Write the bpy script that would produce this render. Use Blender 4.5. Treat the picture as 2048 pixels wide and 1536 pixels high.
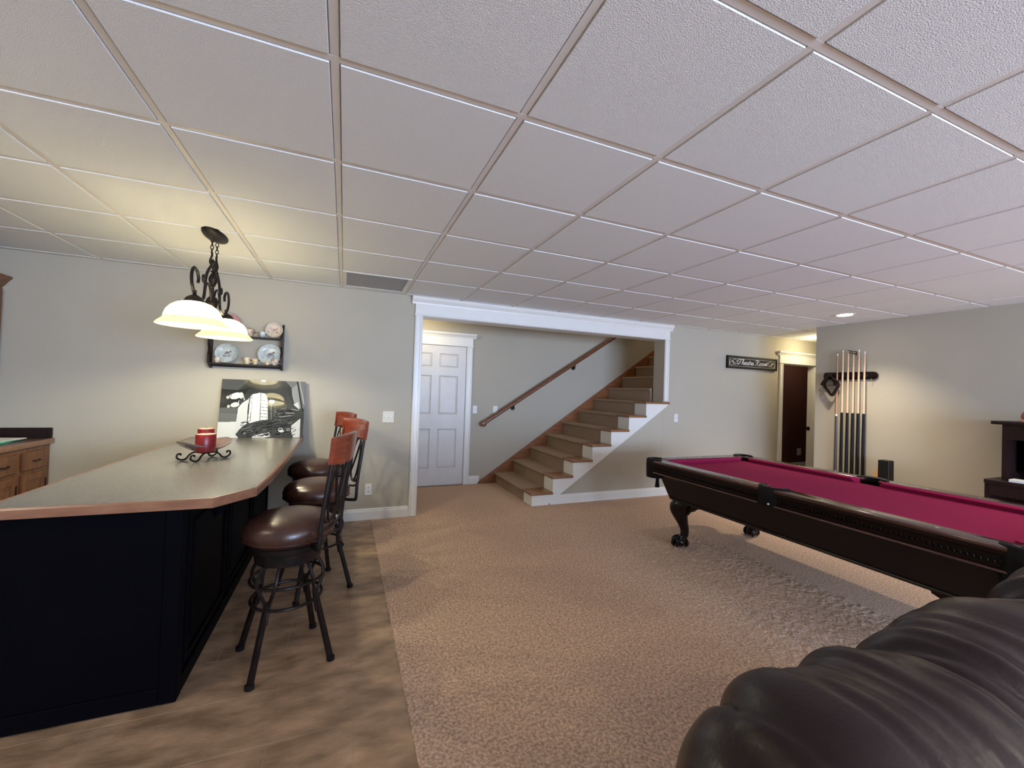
import bpy, bmesh, math, random
import numpy as np
from mathutils import Vector, Matrix
random.seed(7); np.random.seed(7)
PI = math.pi
S = bpy.context.scene
for o in list(bpy.data.objects): bpy.data.objects.remove(o, do_unlink=True)
COL = S.collection

# ------------------------------------------------------------------ camera
cd = bpy.data.cameras.new('camera'); cam = bpy.data.objects.new('camera', cd); COL.objects.link(cam)
cd.sensor_width = 36.0; cd.lens = 823.13/2048*36.0; cd.clip_start = 0.05
ROWS = ((0.92560, -0.37699, 0.03360), (0.03666, 0.00093, -0.99933), (0.37670, 0.92621, 0.01468))
R_ = [Vector(r).normalized() for r in ROWS]
M = Matrix(((R_[0].x, -R_[1].x, -R_[2].x, 0), (R_[0].y, -R_[1].y, -R_[2].y, 0), (R_[0].z, -R_[1].z, -R_[2].z, 1.376), (0, 0, 0, 1)))
cam.matrix_world = M
S.camera = cam

# ------------------------------------------------------------------ exposure, world
S.view_settings.view_transform = 'Standard'; S.view_settings.look = 'None'
S.view_settings.gamma = 1.0; S.view_settings.exposure = 0.42
S.view_settings.use_curve_mapping = False
w = bpy.data.worlds.new('world'); S.world = w; w.use_nodes = True
w.node_tree.nodes['Background'].inputs[0].default_value = (0.45, 0.6, 1.0, 1)
w.node_tree.nodes['Background'].inputs[1].default_value = 0.6

# ------------------------------------------------------------------ lights of the room, with added fill
def area(name, loc, rot, sx, sy, power, col):
    l = bpy.data.lights.new(name, 'AREA'); l.shape = 'RECTANGLE'; l.size = sx; l.size_y = sy
    l.energy = power; l.color = col
    o = bpy.data.objects.new(name, l); o.location = loc; o.rotation_euler = rot; COL.objects.link(o); return o
def point(name, loc, power, col, r=0.04):
    l = bpy.data.lights.new(name, 'POINT'); l.energy = power; l.color = col; l.shadow_soft_size = r
    o = bpy.data.objects.new(name, l); o.location = loc; COL.objects.link(o); return o
def spot(name, loc, power, col, ang=150, blend=0.8, r=0.05):
    l = bpy.data.lights.new(name, 'SPOT'); l.energy = power; l.color = col; l.spot_size = math.radians(ang); l.spot_blend = blend; l.shadow_soft_size = r
    o = bpy.data.objects.new(name, l); o.location = loc; COL.objects.link(o); return o
DAY = (0.56, 0.71, 1.0); WARM = (1.0, 0.87, 0.66); BULB = (1.0, 0.94, 0.70)
area('window_daylight_a', (2.9, -5.43, 1.20), (math.radians(104), 0, 0), 4.4, 1.6, 560, DAY)      # the window wall behind the camera
spot('downlight_lamp_a', (5.15, 2.86, 2.325), 135, WARM, 108, 1.0, 0.045)
spot('downlight_lamp_b', (5.15, 0.45, 2.325), 120, WARM, 125, 1.0)
spot('added_fill_c', (1.2, -1.6, 2.325), 110, WARM)  # unseen spot behind the camera, added as diffuse fill
spot('added_fill_d', (3.3, -1.0, 2.325), 80, WARM)  # second added fill spot out of view, lifts the near floor
point('hall_lamp', (6.75, 4.02, 2.22), 11, (1.0, 0.85, 0.55), 0.06)
point('stair_hall_lamp', (0.9, 5.25, 2.2), 8, (1.0, 0.84, 0.52), 0.06)
point('upstairs_lamp', (4.6, 5.2, 3.9), 17, (1.0, 0.86, 0.7), 0.15)
point('theatre_lamp', (8.2, 4.9, 2.1), 5, (1.0, 0.85, 0.65), 0.08)
point('bar_back_fill', (-2.0, 1.4, 2.2), 16, WARM, 0.1)  # added unseen fill, brightens the ceiling on the bar side

# ------------------------------------------------------------------ materials
def mat(name, col, rough=0.6, metal=0.0, col2=None, nscale=8.0, ndet=4.0, stretch=(1, 1, 1), bump=0.0, bscale=80.0, spec=0.5, coat=0.0, mix=(0.35, 0.65), emit=None, estr=0.0, sheen=0.0, rot=0.0):
    m = bpy.data.materials.new(name); m.use_nodes = True
    nt = m.node_tree; b = nt.nodes['Principled BSDF']
    b.inputs['Base Color'].default_value = (*col, 1); b.inputs['Roughness'].default_value = rough
    b.inputs['Metallic'].default_value = metal; b.inputs['Specular IOR Level'].default_value = spec
    b.inputs['Coat Weight'].default_value = coat; b.inputs['Coat Roughness'].default_value = 0.15
    b.inputs['Sheen Weight'].default_value = sheen
    tc = nt.nodes.new('ShaderNodeTexCoord'); mp = nt.nodes.new('ShaderNodeMapping'); mp.inputs['Scale'].default_value = stretch; mp.inputs['Rotation'].default_value = (0, 0, rot)
    nt.links.new(tc.outputs['Object'], mp.inputs[0])
    if col2 is None: col2 = tuple(c*0.93 for c in col)
    n = nt.nodes.new('ShaderNodeTexNoise'); n.inputs['Scale'].default_value = nscale; n.inputs['Detail'].default_value = ndet
    nt.links.new(mp.outputs[0], n.inputs['Vector'])
    r = nt.nodes.new('ShaderNodeValToRGB'); r.color_ramp.elements[0].position = mix[0]; r.color_ramp.elements[1].position = mix[1]
    r.color_ramp.elements[0].color = (*col, 1); r.color_ramp.elements[1].color = (*col2, 1)
    nt.links.new(n.outputs['Fac'], r.inputs[0]); nt.links.new(r.outputs[0], b.inputs['Base Color'])
    if bump:
        n2 = nt.nodes.new('ShaderNodeTexNoise'); n2.inputs['Scale'].default_value = bscale; n2.inputs['Detail'].default_value = 3
        nt.links.new(mp.outputs[0], n2.inputs['Vector'])
        bp = nt.nodes.new('ShaderNodeBump'); bp.inputs['Strength'].default_value = bump; bp.inputs['Distance'].default_value = 0.01
        nt.links.new(n2.outputs['Fac'], bp.inputs['Height']); nt.links.new(bp.outputs[0], b.inputs['Normal'])
    if emit:
        b.inputs['Emission Color'].default_value = (*emit, 1); b.inputs['Emission Strength'].default_value = estr
    return m
def hexc(r, g, b): return tuple(((c/255)/12.92 if c/255 <= 0.04045 else ((c/255+0.055)/1.055)**2.4) for c in (r, g, b))
MW = mat('wall_paint', (0.44, 0.405, 0.33), 0.75, bump=0.08, bscale=160, nscale=3, col2=(0.432, 0.397, 0.324))
MTRIM = mat('white_trim_paint', (0.76, 0.75, 0.71), 0.35, nscale=4, col2=(0.74, 0.73, 0.69))
MDOOR = mat('door_white_paint', (0.66, 0.64, 0.62), 0.4, nscale=4)
MTILE = mat('ceiling_tile_fibre', (0.80, 0.81, 0.81), 0.9, bump=0.35, bscale=260, nscale=220, col2=(0.72, 0.73, 0.73), mix=(0.45, 0.7))
MTEE = mat('ceiling_tee_metal', (0.78, 0.74, 0.70), 0.45, nscale=5)
MVENT = mat('vent_grey_metal', (0.46, 0.42, 0.38), 0.6, nscale=6)
MCARPET = mat('beige_brown_carpet', (0.78, 0.555, 0.415), 0.95, bump=1.0, bscale=150, nscale=75, ndet=9, col2=(0.42, 0.28, 0.20), mix=(0.36, 0.64), spec=0.1)
MSTAIRC = mat('stair_carpet', (0.40, 0.285, 0.195), 0.95, bump=0.8, bscale=190, nscale=110, col2=(0.27, 0.185, 0.12))
MSLATE = mat('slate_floor_tile', (0.45, 0.295, 0.185), 0.42, bump=0.15, bscale=25, nscale=5.5, ndet=14, stretch=(1.1, 2.4, 1), col2=(0.215, 0.135, 0.078), mix=(0.33, 0.67), rot=0.75)
MGROUT = mat('slate_grout', (0.36, 0.27, 0.20), 0.9)
MOAK = mat('oak_wood', (0.27, 0.105, 0.04), 0.35, nscale=6, ndet=6, stretch=(1, 1, 6), col2=(0.18, 0.065, 0.022), coat=0.2)
MRAILW = mat('reddish_oak_rail', (0.20, 0.075, 0.038), 0.32, nscale=5, ndet=6, stretch=(1.0, 8, 8), col2=(0.13, 0.045, 0.022), coat=0.3)
MOAKX = mat('oak_wood_along', (0.25, 0.11, 0.045), 0.32, nscale=5, ndet=6, stretch=(1.0, 8, 8), col2=(0.22, 0.09, 0.03), coat=0.3)
MEDGE = mat('counter_wood_edge', (0.27, 0.125, 0.068), 0.3, nscale=5, ndet=6, stretch=(1.5, 6, 6), col2=(0.20, 0.085, 0.045), coat=0.3)
MCAB = mat('cabinet_stained_wood', (0.21, 0.085, 0.034), 0.4, nscale=5, ndet=6, stretch=(6, 6, 1), col2=(0.13, 0.05, 0.02), coat=0.2)
MLAM = mat('grey_laminate_counter', (0.18, 0.168, 0.155), 0.25, nscale=240, ndet=3, col2=(0.13, 0.122, 0.112), spec=0.55, mix=(0.4, 0.65))
MLAMB = mat('brown_laminate_counter', (0.13, 0.085, 0.06), 0.35, nscale=160, col2=(0.07, 0.045, 0.035))
MBAR = mat('bar_base_black_paint', (0.0022, 0.0022, 0.0034), 0.5, nscale=3, col2=(0.0018, 0.0018, 0.003), spec=0.03)
MIRON = mat('dark_bronze_iron', (0.008, 0.006, 0.006), 0.42, metal=0.2, nscale=20, col2=(0.018, 0.011, 0.009), spec=0.25)
MLEATH = mat('brown_leather_seat', (0.060, 0.024, 0.016), 0.27, bump=0.1, bscale=180, nscale=14, col2=(0.046, 0.018, 0.012), spec=0.6)
MCHERRY = mat('cherry_wood', (0.23, 0.038, 0.012), 0.25, nscale=8, ndet=6, stretch=(1, 1, 7), col2=(0.15, 0.022, 0.008), coat=0.4)
MPOOL = mat('dark_mahogany', (0.006, 0.003, 0.003), 0.22, nscale=8, ndet=5, stretch=(1, 5, 5), col2=(0.010, 0.004, 0.003), coat=0.06, spec=0.25)
MRAIL = mat('mahogany_rail_top', (0.075, 0.026, 0.02), 0.22, nscale=8, ndet=5, stretch=(6, 1, 1), col2=(0.05, 0.016, 0.012), coat=0.6)
MFELT = mat('burgundy_felt', (0.33, 0.016, 0.078), 0.95, bump=0.2, bscale=400, nscale=60, col2=(0.29, 0.014, 0.067), spec=0.15)
MSIGHT = mat('pearl_sight', (0.75, 0.7, 0.62), 0.25)
MBLKL = mat('black_pocket_leather', (0.005, 0.004, 0.004), 0.5, bump=0.1, bscale=120, spec=0.16)
MSOFA = mat('dark_brown_sofa_leather', (0.020, 0.010, 0.009), 0.33, bump=0.08, bscale=140, nscale=7, col2=(0.014, 0.007, 0.007), spec=0.30)
MCREAM = mat('cream_plastic', (0.66, 0.61, 0.48), 0.35)
MWHITE = mat('white_plastic', (0.72, 0.72, 0.7), 0.35)
MDARKW = mat('dark_walnut', (0.020, 0.008, 0.008), 0.4, nscale=8, stretch=(5, 5, 1), col2=(0.012, 0.005, 0.005), spec=0.3)
MRED = mat('dark_red_wall_paint', (0.085, 0.026, 0.018), 0.8, nscale=3)
MCANDLE = mat('dark_red_wax', (0.20, 0.008, 0.010), 0.35, nscale=6, col2=(0.14, 0.005, 0.008))
MCTOP = mat('pink_candle_top', (0.62, 0.30, 0.22), 0.5)
MBOWL = mat('pinkish_metal_dish', (0.36, 0.27, 0.25), 0.22, metal=0.6, nscale=9, col2=(0.26, 0.18, 0.17))
MMAPLE = mat('pale_maple_cue', (0.66, 0.44, 0.27), 0.3, coat=0.4)
MBLACK = mat('black_gloss', (0.006, 0.005, 0.005), 0.45, spec=0.25)
MGREYB = mat('grey_butt', (0.05, 0.045, 0.045), 0.3)
MPAPER = mat('white_paper', (0.75, 0.75, 0.72), 0.6)
MGREEN = mat('green_paper', (0.10, 0.50, 0.32), 0.5, col2=(0.07, 0.42, 0.27))
MPLATEB = mat('pale_blue_china', (0.55, 0.60, 0.58), 0.2, nscale=34, col2=(0.33, 0.42, 0.40), mix=(0.5, 0.68))
MPLATEP = mat('cream_pink_china', (0.62, 0.54, 0.44), 0.2, nscale=42, col2=(0.36, 0.20, 0.16), mix=(0.55, 0.66))
MPLATER = mat('rose_china', (0.52, 0.30, 0.30), 0.25, nscale=20, col2=(0.40, 0.2, 0.2))
MGOLD = mat('gold_cream_china', (0.55, 0.42, 0.20), 0.25, nscale=40, col2=(0.70, 0.62, 0.48), mix=(0.45, 0.55))
MTAN = mat('tan_china', (0.36, 0.23, 0.12), 0.3, nscale=35, col2=(0.6, 0.52, 0.4))
MSIL = mat('silver_metal', (0.6, 0.58, 0.55), 0.3, metal=0.9)
MPRINT = mat('plate_motif', (0.20, 0.17, 0.18), 0.5)
MTANOBJ = mat('tan_orange_wood', (0.55, 0.27, 0.12), 0.5)
MLETTER = mat('white_sign_letters', (0.72, 0.68, 0.62), 0.5)
MCORK = mat('dark_strike_metal', (0.02, 0.015, 0.014), 0.4, metal=0.5)
MSCREEN = mat('dark_glass_screen', (0.05, 0.04, 0.045), 0.25)

def shade_mat(nm, es, dim=1.0):
    m = bpy.data.materials.new(nm); m.use_nodes = True
    nt = m.node_tree; nt.nodes.clear()
    out = nt.nodes.new('ShaderNodeOutputMaterial'); tr = nt.nodes.new('ShaderNodeBsdfTranslucent'); df = nt.nodes.new('ShaderNodeBsdfDiffuse')
    em = nt.nodes.new('ShaderNodeEmission'); a = nt.nodes.new('ShaderNodeMixShader'); b = nt.nodes.new('ShaderNodeAddShader')
    tr.inputs[0].default_value = (0.95*dim, 0.88*dim, 0.70*dim**1.6, 1); df.inputs[0].default_value = (0.85*dim, 0.80*dim, 0.66*dim**1.6, 1)
    em.inputs[0].default_value = (1.0, 0.92, 0.62, 1); em.inputs[1].default_value = es
    a.inputs[0].default_value = 0.22
    nt.links.new(tr.outputs[0], a.inputs[1]); nt.links.new(df.outputs[0], a.inputs[2])
    nt.links.new(a.outputs[0], b.inputs[0]); nt.links.new(em.outputs[0], b.inputs[1]); nt.links.new(b.outputs[0], out.inputs[0])
    return m
MSHADE = shade_mat('frosted_lamp_glass', 4.2); MSHRIM = shade_mat('frosted_lamp_glass_rim', 0.25, 0.75)
def emis(name, col, s):
    m = bpy.data.materials.new(name); m.use_nodes = True; nt = m.node_tree; nt.nodes.clear()
    out = nt.nodes.new('ShaderNodeOutputMaterial'); em = nt.nodes.new('ShaderNodeEmission'); em.inputs[0].default_value = (*col, 1); em.inputs[1].default_value = s
    nt.links.new(em.outputs[0], out.inputs[0]); return m
MLED = emis('downlight_lens', (1, 0.93, 0.8), 30)
MBULB = emis('bulb_glow', (1, 0.95, 0.8), 10)

# ------------------------------------------------------------------ helpers
WM = {}
def mesh_from(bm, name, smooth=True):
    me = bpy.data.meshes.new(name)
    bmesh.ops.recalc_face_normals(bm, faces=bm.faces)
    for f in bm.faces: f.smooth = smooth
    bm.to_mesh(me); bm.free()
    return me
def autosmooth(me, ang=35):
    try: me.set_sharp_from_angle(angle=math.radians(ang))
    except Exception: pass
def obj(name, bm, m, parent=None, label=None, local=False, kind=None, smooth=True, ang=35):
    if parent is not None and not local: bm.transform(WM[parent.name].inverted())
    me = mesh_from(bm, name, smooth); me.materials.append(m)
    if smooth: autosmooth(me, ang)
    o = bpy.data.objects.new(name, me); COL.objects.link(o)
    if parent is not None: o.parent = parent; WM[o.name] = WM[parent.name].copy()
    else: WM[o.name] = Matrix.Identity(4)
    if label: o['label'] = label
    if kind: o['kind'] = kind
    return o
def struct(name, bm, m, parent=None, smooth=False):
    return obj(name, bm, m, parent, kind='structure' if parent is None else None, smooth=smooth)
def thing(name, label, cat, loc=(0, 0, 0), rz=0.0, group=None):
    o = bpy.data.objects.new(name, None); o.empty_display_size = 0.1; COL.objects.link(o)
    o.location = loc; o.rotation_euler = (0, 0, rz); o['label'] = label; o['category'] = cat
    if group: o['group'] = group
    WM[o.name] = Matrix.Translation(loc) @ Matrix.Rotation(rz, 4, 'Z')
    return o
def tag(o, label, cat, group=None):
    o['label'] = label; o['category'] = cat
    if group: o['group'] = group
    return o
def recenter(o):       # put a single-mesh thing's origin at its base
    me = o.data; n = len(me.vertices); co = np.empty(n*3, 'f'); me.vertices.foreach_get('co', co); co = co.reshape(-1, 3)
    c = Vector(((co[:, 0].min()+co[:, 0].max())/2, (co[:, 1].min()+co[:, 1].max())/2, co[:, 2].min()))
    me.transform(Matrix.Translation(-c)); o.location = c; WM[o.name] = Matrix.Translation(c); return o
def piece(o, parent):  # copy of a part
    c = o.copy(); COL.objects.link(c); c.parent = parent; return c
def dup(root, loc, rz, label):
    r = root.copy(); COL.objects.link(r); r.location = loc; r.rotation_euler = (0, 0, rz); r['label'] = label
    for ch in list(root.children):
        c = ch.copy(); COL.objects.link(c); c.parent = r
        for g in ch.children:
            d = g.copy(); COL.objects.link(d); d.parent = c
    return r
def BM(): return bmesh.new()
def box(bm, x0, x1, y0, y1, z0, z1, bev=0.0, seg=1, mtx=None):
    ax, bx = min(x0, x1), max(x0, x1); ay, by = min(y0, y1), max(y0, y1); az, bz = min(z0, z1), max(z0, z1)
    vs = [bm.verts.new((x, y, z)) for x in (ax, bx) for y in (ay, by) for z in (az, bz)]
    F = [(0, 1, 3, 2), (4, 6, 7, 5), (0, 4, 5, 1), (2, 3, 7, 6), (0, 2, 6, 4), (1, 5, 7, 3)]
    fs = [bm.faces.new([vs[i] for i in f]) for f in F]
    allv = list(vs)
    if bev:
        es = list({e for f in fs for e in f.edges})
        r = bmesh.ops.bevel(bm, geom=es, offset=bev, segments=seg, affect='EDGES', profile=0.5)
        allv = list({v for f in r['faces'] for v in f.verts} | {v for v in vs if v.is_valid})
    if mtx is not None: bmesh.ops.transform(bm, matrix=mtx, verts=allv)
    return bm
def B(*a, **k): return box(BM(), *a, **k)
def prism(bm, poly, axis, a, b, bev=0.0):
    # poly: list of 2D points in the plane normal to axis (x->(y,z), y->(x,z), z->(x,y))
    def P(p, t): return {'x': (t, p[0], p[1]), 'y': (p[0], t, p[1]), 'z': (p[0], p[1], t)}[axis]
    v0 = [bm.verts.new(P(p, a)) for p in poly]; v1 = [bm.verts.new(P(p, b)) for p in poly]; n = len(poly)
    fs = [bm.faces.new(v0), bm.faces.new(v1[::-1])]
    for i in range(n): fs.append(bm.faces.new((v0[i], v0[(i+1) % n], v1[(i+1) % n], v1[i])))
    if bev:
        es = list({e for f in fs[:2] for e in f.edges})
        bmesh.ops.bevel(bm, geom=es, offset=bev, segments=2, affect='EDGES', profile=0.5)
    return bm
def tube(bm, pts, r, seg=8, closed=False, cap=True, tw=0.0):
    pts = [Vector(p) for p in pts]; n = len(pts)
    rr = r if isinstance(r, (list, tuple)) else [r]*n
    T = []
    for i in range(n):
        if closed: t = pts[(i+1) % n]-pts[i-1]
        else: t = pts[min(i+1, n-1)]-pts[max(i-1, 0)]
        T.append(t.normalized() if t.length > 1e-9 else Vector((0, 0, 1)))
    up = Vector((0, 0, 1)) if abs(T[0].z) < 0.9 else Vector((1, 0, 0))
    u = (up-T[0]*up.dot(T[0])).normalized(); rings = []
    for i in range(n):
        u = (u-T[i]*u.dot(T[i])).normalized(); v = T[i].cross(u)
        rings.append([bm.verts.new(pts[i]+(u*math.cos(tw+2*PI*k/seg)+v*math.sin(tw+2*PI*k/seg))*rr[i]) for k in range(seg)])
    m = n if closed else n-1
    for i in range(m):
        A, Bq = rings[i], rings[(i+1) % n]
        for k in range(seg): bm.faces.new((A[k], A[(k+1) % seg], Bq[(k+1) % seg], Bq[k]))
    if cap and not closed: bm.faces.new(rings[0][::-1]); bm.faces.new(rings[-1])
    return bm
def loft(bm, secs, cap=True):
    rings = [[bm.verts.new(p) for p in s] for s in secs]; n = len(rings[0])
    for A, Bq in zip(rings, rings[1:]):
        for k in range(n): bm.faces.new((A[k], A[(k+1) % n], Bq[(k+1) % n], Bq[k]))
    if cap: bm.faces.new(rings[0][::-1]); bm.faces.new(rings[-1])
    return bm
def lathe(bm, prof, c=(0, 0, 0), seg=24, axis='z', sx=1.0, sy=1.0):
    rings = []
    for (r, z) in prof:
        r = max(r, 0.0004); ring = []
        for k in range(seg):
            a = 2*PI*k/seg; p = (r*math.cos(a)*sx, r*math.sin(a)*sy, z)
            if axis == 'y': p = (p[0], p[2], p[1])
            if axis == 'x': p = (p[2], p[0], p[1])
            ring.append(bm.verts.new((c[0]+p[0], c[1]+p[1], c[2]+p[2])))
        rings.append(ring)
    for A, Bq in zip(rings, rings[1:]):
        for k in range(seg): bm.faces.new((A[k], A[(k+1) % seg], Bq[(k+1) % seg], Bq[k]))
    bm.faces.new(rings[0][::-1]); bm.faces.new(rings[-1])
    return bm
def sphere(bm, c, r, sc=(1, 1, 1), seg=14, rings=8):
    n0 = len(bm.verts)
    bmesh.ops.create_uvsphere(bm, u_segments=seg, v_segments=rings, radius=r, matrix=Matrix.Translation(c) @ Matrix.Diagonal((*sc, 1)))
    return bm
def spline(P, n=6, closed=False):
    P = [Vector(p) for p in P]; out = []; N = len(P)
    rng = range(N) if closed else range(N-1)
    for i in rng:
        if closed: a, b, c, d = P[i-1], P[i], P[(i+1) % N], P[(i+2) % N]
        else: a, b, c, d = P[max(i-1, 0)], P[i], P[i+1], P[min(i+2, N-1)]
        for k in range(n):
            t = k/n
            out.append(0.5*((2*b)+(c-a)*t+(2*a-5*b+4*c-d)*t*t+(3*b-a-3*c+d)*t**3))
    if not closed: out.append(P[-1])
    return out

# ================================================================== THE ROOM
H = 2.346; YB = 4.47; XR = 5.77; XL = -2.80; YF = -5.5
WT = 0.20
# floor slabs
fl = struct('floor', B(-3.0, 9.7, -5.7, 5.9, -0.10, -0.012), MGROUT)
obj('tile_grout', B(XL, 0.302, YF, YB, -0.012, -0.0042), mat('slate_grout_line', (0.42, 0.32, 0.24), 0.9), fl, smooth=False)
# carpet: pile heights from numpy, real relief near the camera
def carpet_grid(x0, x1, y0, y1, step, amp, name):
    nx = int((x1-x0)/step)+1; ny = int((y1-y0)/step)+1
    xs = np.linspace(x0, x1, nx); ys = np.linspace(y0, y1, ny)
    h = np.random.rand(ny, nx)
    for _ in range(1): h = (h+np.roll(h, 1, 0)+np.roll(h, 1, 1)+np.roll(h, -1, 0)+np.roll(h, -1, 1))/5
    h = (h-0.5)*amp*3.0
    def low(n, a):
        g = np.random.rand(n+2, n+2); yy = np.linspace(0, n, ny); xx = np.linspace(0, n, nx)
        iy = yy.astype(int); ix = xx.astype(int); fy = (yy-iy)[:, None]; fx = (xx-ix)[None]
        fy = fy*fy*(3-2*fy); fx = fx*fx*(3-2*fx)
        q = g[iy][:, ix]*(1-fy)*(1-fx)+g[iy+1][:, ix]*fy*(1-fx)+g[iy][:, ix+1]*(1-fy)*fx+g[iy+1][:, ix+1]*fy*fx
        return (q-0.5)*a
    h += low(170, amp*1.4)+low(60, amp*0.7)+low(14, amp*0.5)
    jx = (np.random.rand(ny, nx)-.5)*step*0.6; jy = (np.random.rand(ny, nx)-.5)*step*0.6
    jx[:, 0] = jx[:, -1] = 0; jy[0] = jy[-1] = 0
    X, Y = np.meshgrid(xs, ys)
    V = np.stack([X+jx, Y+jy, 0.0+h], -1).reshape(-1, 3)
    i = np.arange((nx-1)*(ny-1)); r = i//(nx-1); c = i % (nx-1); a = r*nx+c
    F = np.stack([a, a+1, a+nx+1, a+nx], 1)
    me = bpy.data.meshes.new(name); me.vertices.add(len(V)); me.vertices.foreach_set('co', V.ravel().astype('f'))
    me.loops.add(len(F)*4); me.loops.foreach_set('vertex_index', F.ravel().astype('i'))
    me.polygons.add(len(F)); me.polygons.foreach_set('loop_start', np.arange(0, len(F)*4, 4, dtype='i')); me.polygons.foreach_set('loop_total', np.full(len(F), 4, 'i'))
    me.update(calc_edges=True); me.materials.append(MCARPET)
    me.polygons.foreach_set('use_smooth', np.ones(len(F), bool))
    o = bpy.data.objects.new(name, me); COL.objects.link(o); o.parent = fl; o['kind'] = 'stuff'; WM[o.name] = Matrix.Identity(4)
    return o
carpet_grid(0.30, 3.3, 0.9, 4.46, 0.0075, 0.0030, 'carpet_pile')
obj('carpet', B(3.3, 8.9, YF, 4.46, -0.012, 0.0), MCARPET, fl, smooth=False)
obj('carpet', B(0.30, 3.3, YF, 0.9, -0.012, 0.0), MCARPET, fl, smooth=False)
obj('carpet', B(0.30, 3.3, 0.9, 4.46, -0.012, -0.007), MCARPET, fl, smooth=False)
obj('carpet', B(-1.4, 8.9, 4.46, 5.72, -0.012, 0.0), MCARPET, fl, smooth=False)
# slate tiles, one by one, shallow joints
TS = 0.305; tx = [0.08+TS*i for i in range(-10, 2)]; ty = [2.11+TS*j for j in range(-8, 8)]
for x in tx:
    for y in ty:
        x0, x1 = x-TS+0.0009, min(x, 0.305)-0.0009 if x < 0.1 else 0.302
        y0, y1 = y+0.0009, min(y+TS, YB-0.004)-0.0009
        if x0 < XL: x0 = XL+0.004
        if x1-x0 < 0.03 or y1-y0 < 0.03 or y0 < -0.6: continue
        if x1 < -1.3 and (y1 < 2.0 or x1 < -2.2): continue
        if y1 < 1.2: continue
        obj('floor_tile', B(x0, x1, y0, y1, -0.012, -0.003+random.uniform(-0.0003, 0.0003), bev=0.0008), MSLATE, fl, smooth=False)
box_rest = BM(); box(box_rest, XL, 0.302, YF, 1.2, -0.012, -0.003); box(box_rest, XL, -1.3, 1.2, 2.0, -0.012, -0.0035)
obj('floor_tile_field', box_rest, MSLATE, fl, smooth=False)

# ---- walls
OX0, OX1, OZ = 0.750, 4.07, 2.146            # cased opening
bm = BM()
box(bm, XL-0.1, OX0, YB, YB+WT, 0, 2.6)
box(bm, OX0, OX1, YB, YB+WT, OZ, 2.9)
SL = 0.678
def zst(x): return 0.046+SL*(x-2.39)          # lower diagonal of stringer
prism(bm, [(2.33, 0), (OX1, 0), (OX1, zst(OX1)+0.012), (2.33, 0.018)], 'y', YB+0.002, YB+WT)
box(bm, OX1, 6.20, YB, YB+WT, 0, 4.6)
box(bm, 6.20, 6.48, YB, YB+0.11, 0, 4.6)
box(bm, 6.48, 7.285, YB, YB+0.11, 1.945, 4.6)
box(bm, 7.285, 9.7, YB, YB+0.11, 0, 4.6)
box(bm, OX0, OX1, YB, YB+WT, 2.9, 4.6)
struct('wall_back', bm, MW)
struct('wall_right', B(XR, XR+0.12, YF-0.1, 3.535, 0, 2.5, bev=0.004), MW)
struct('wall_hall_side', B(XR+0.12, 9.0, 3.415, 3.535, 0, 2.5), MW)
struct('wall_hall_end', B(8.9, 9.0, 3.535, 4.47, 0, 2.5), MW)
struct('wall_left', B(XL-0.1, XL, YF-0.1, YB, 0, 2.5), MW)
bm = BM()      # window wall behind the camera
box(bm, XL, XR, YF-.1, YF, 0, 0.3); box(bm, XL, XR, YF-.1, YF, 2.1, 2.5); box(bm, XL, 0.6, YF-.1, YF, 0.3, 2.1); box(bm, 5.2, XR, YF-.1, YF, 0.3, 2.1)
struct('wall_front', bm, MW)
struct('wall_stair', B(-1.5, 6.2, 5.74, 5.86, 0, 4.6), MW)
struct('wall_stair_end', B(6.1, 6.2, YB+WT, 5.74, 2.36, 4.6), MW)
struct('wall_stair_left', B(-1.5, -1.4, YB+WT, 5.74, 0, 2.5), MW)
struct('ceiling_stair_hall', B(-1.5, 2.6, YB+WT, 5.74, 2.36, 2.46), MW)
struct('ceiling_stair_top', B(2.5, 6.2, YB+WT, 5.74, 4.5, 4.6), MW)
struct('trim_stair_void', B(2.6, 2.7, YB+WT, 5.74, 2.36, 4.5), MW)
# theatre room seen through its doorway
bm = BM(); box(bm, 6.25, 9.6, 5.52, 5.62, 0, 2.4); box(bm, 6.2, 6.3, YB+0.11, 5.52, 0, 2.4); box(bm, 9.5, 9.6, YB+0.11, 5.52, 0, 2.4)
struct('wall_theatre', bm, MRED)
struct('ceiling_theatre', B(6.2, 9.6, YB+0.11, 5.6, 2.4, 2.5), MRED)
obj('carpet', B(8.9, 9.6, 4.46, 5.62, -0.012, 0.0), MCARPET, fl, smooth=False)

# ---- ceiling grid of tiles
ce = struct('ceiling', B(XL-0.1, 9.0, YF-.1, YB, 2.42, 2.5), MTEE)
obj('ceiling_field', B(XL, XR, YF, -3.0, H, H+0.02), MTILE, ce, smooth=False)
GX0, GY0, G = -0.0623, 0.7270, 0.6096
gxs = [GX0+G*i for i in range(-5, 15)]; gys = [GY0+G*j for j in range(-7, 8)]
VENT = None
def tile_bm(wx, wy):
    b = BM(); e = 0.0145; d = 0.009
    # tegular tile: shoulder above, face dropped below the grid
    box(b, -wx/2+0.004, wx/2-0.004, -wy/2+0.004, wy/2-0.004, 0.010, 0.024)
    v0 = [b.verts.new((sx*(wx/2-e), sy*(wy/2-e), 0.010)) for sx, sy in ((-1, -1), (1, -1), (1, 1), (-1, 1))]
    v1 = [b.verts.new((sx*(wx/2-e-0.003), sy*(wy/2-e-0.003), 0.0)) for sx, sy in ((-1, -1), (1, -1), (1, 1), (-1, 1))]
    b.faces.new(v1)
    for i in range(4): b.faces.new((v0[i], v0[(i+1) % 4], v1[(i+1) % 4], v1[i]))
    return b
TM = {}
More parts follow.
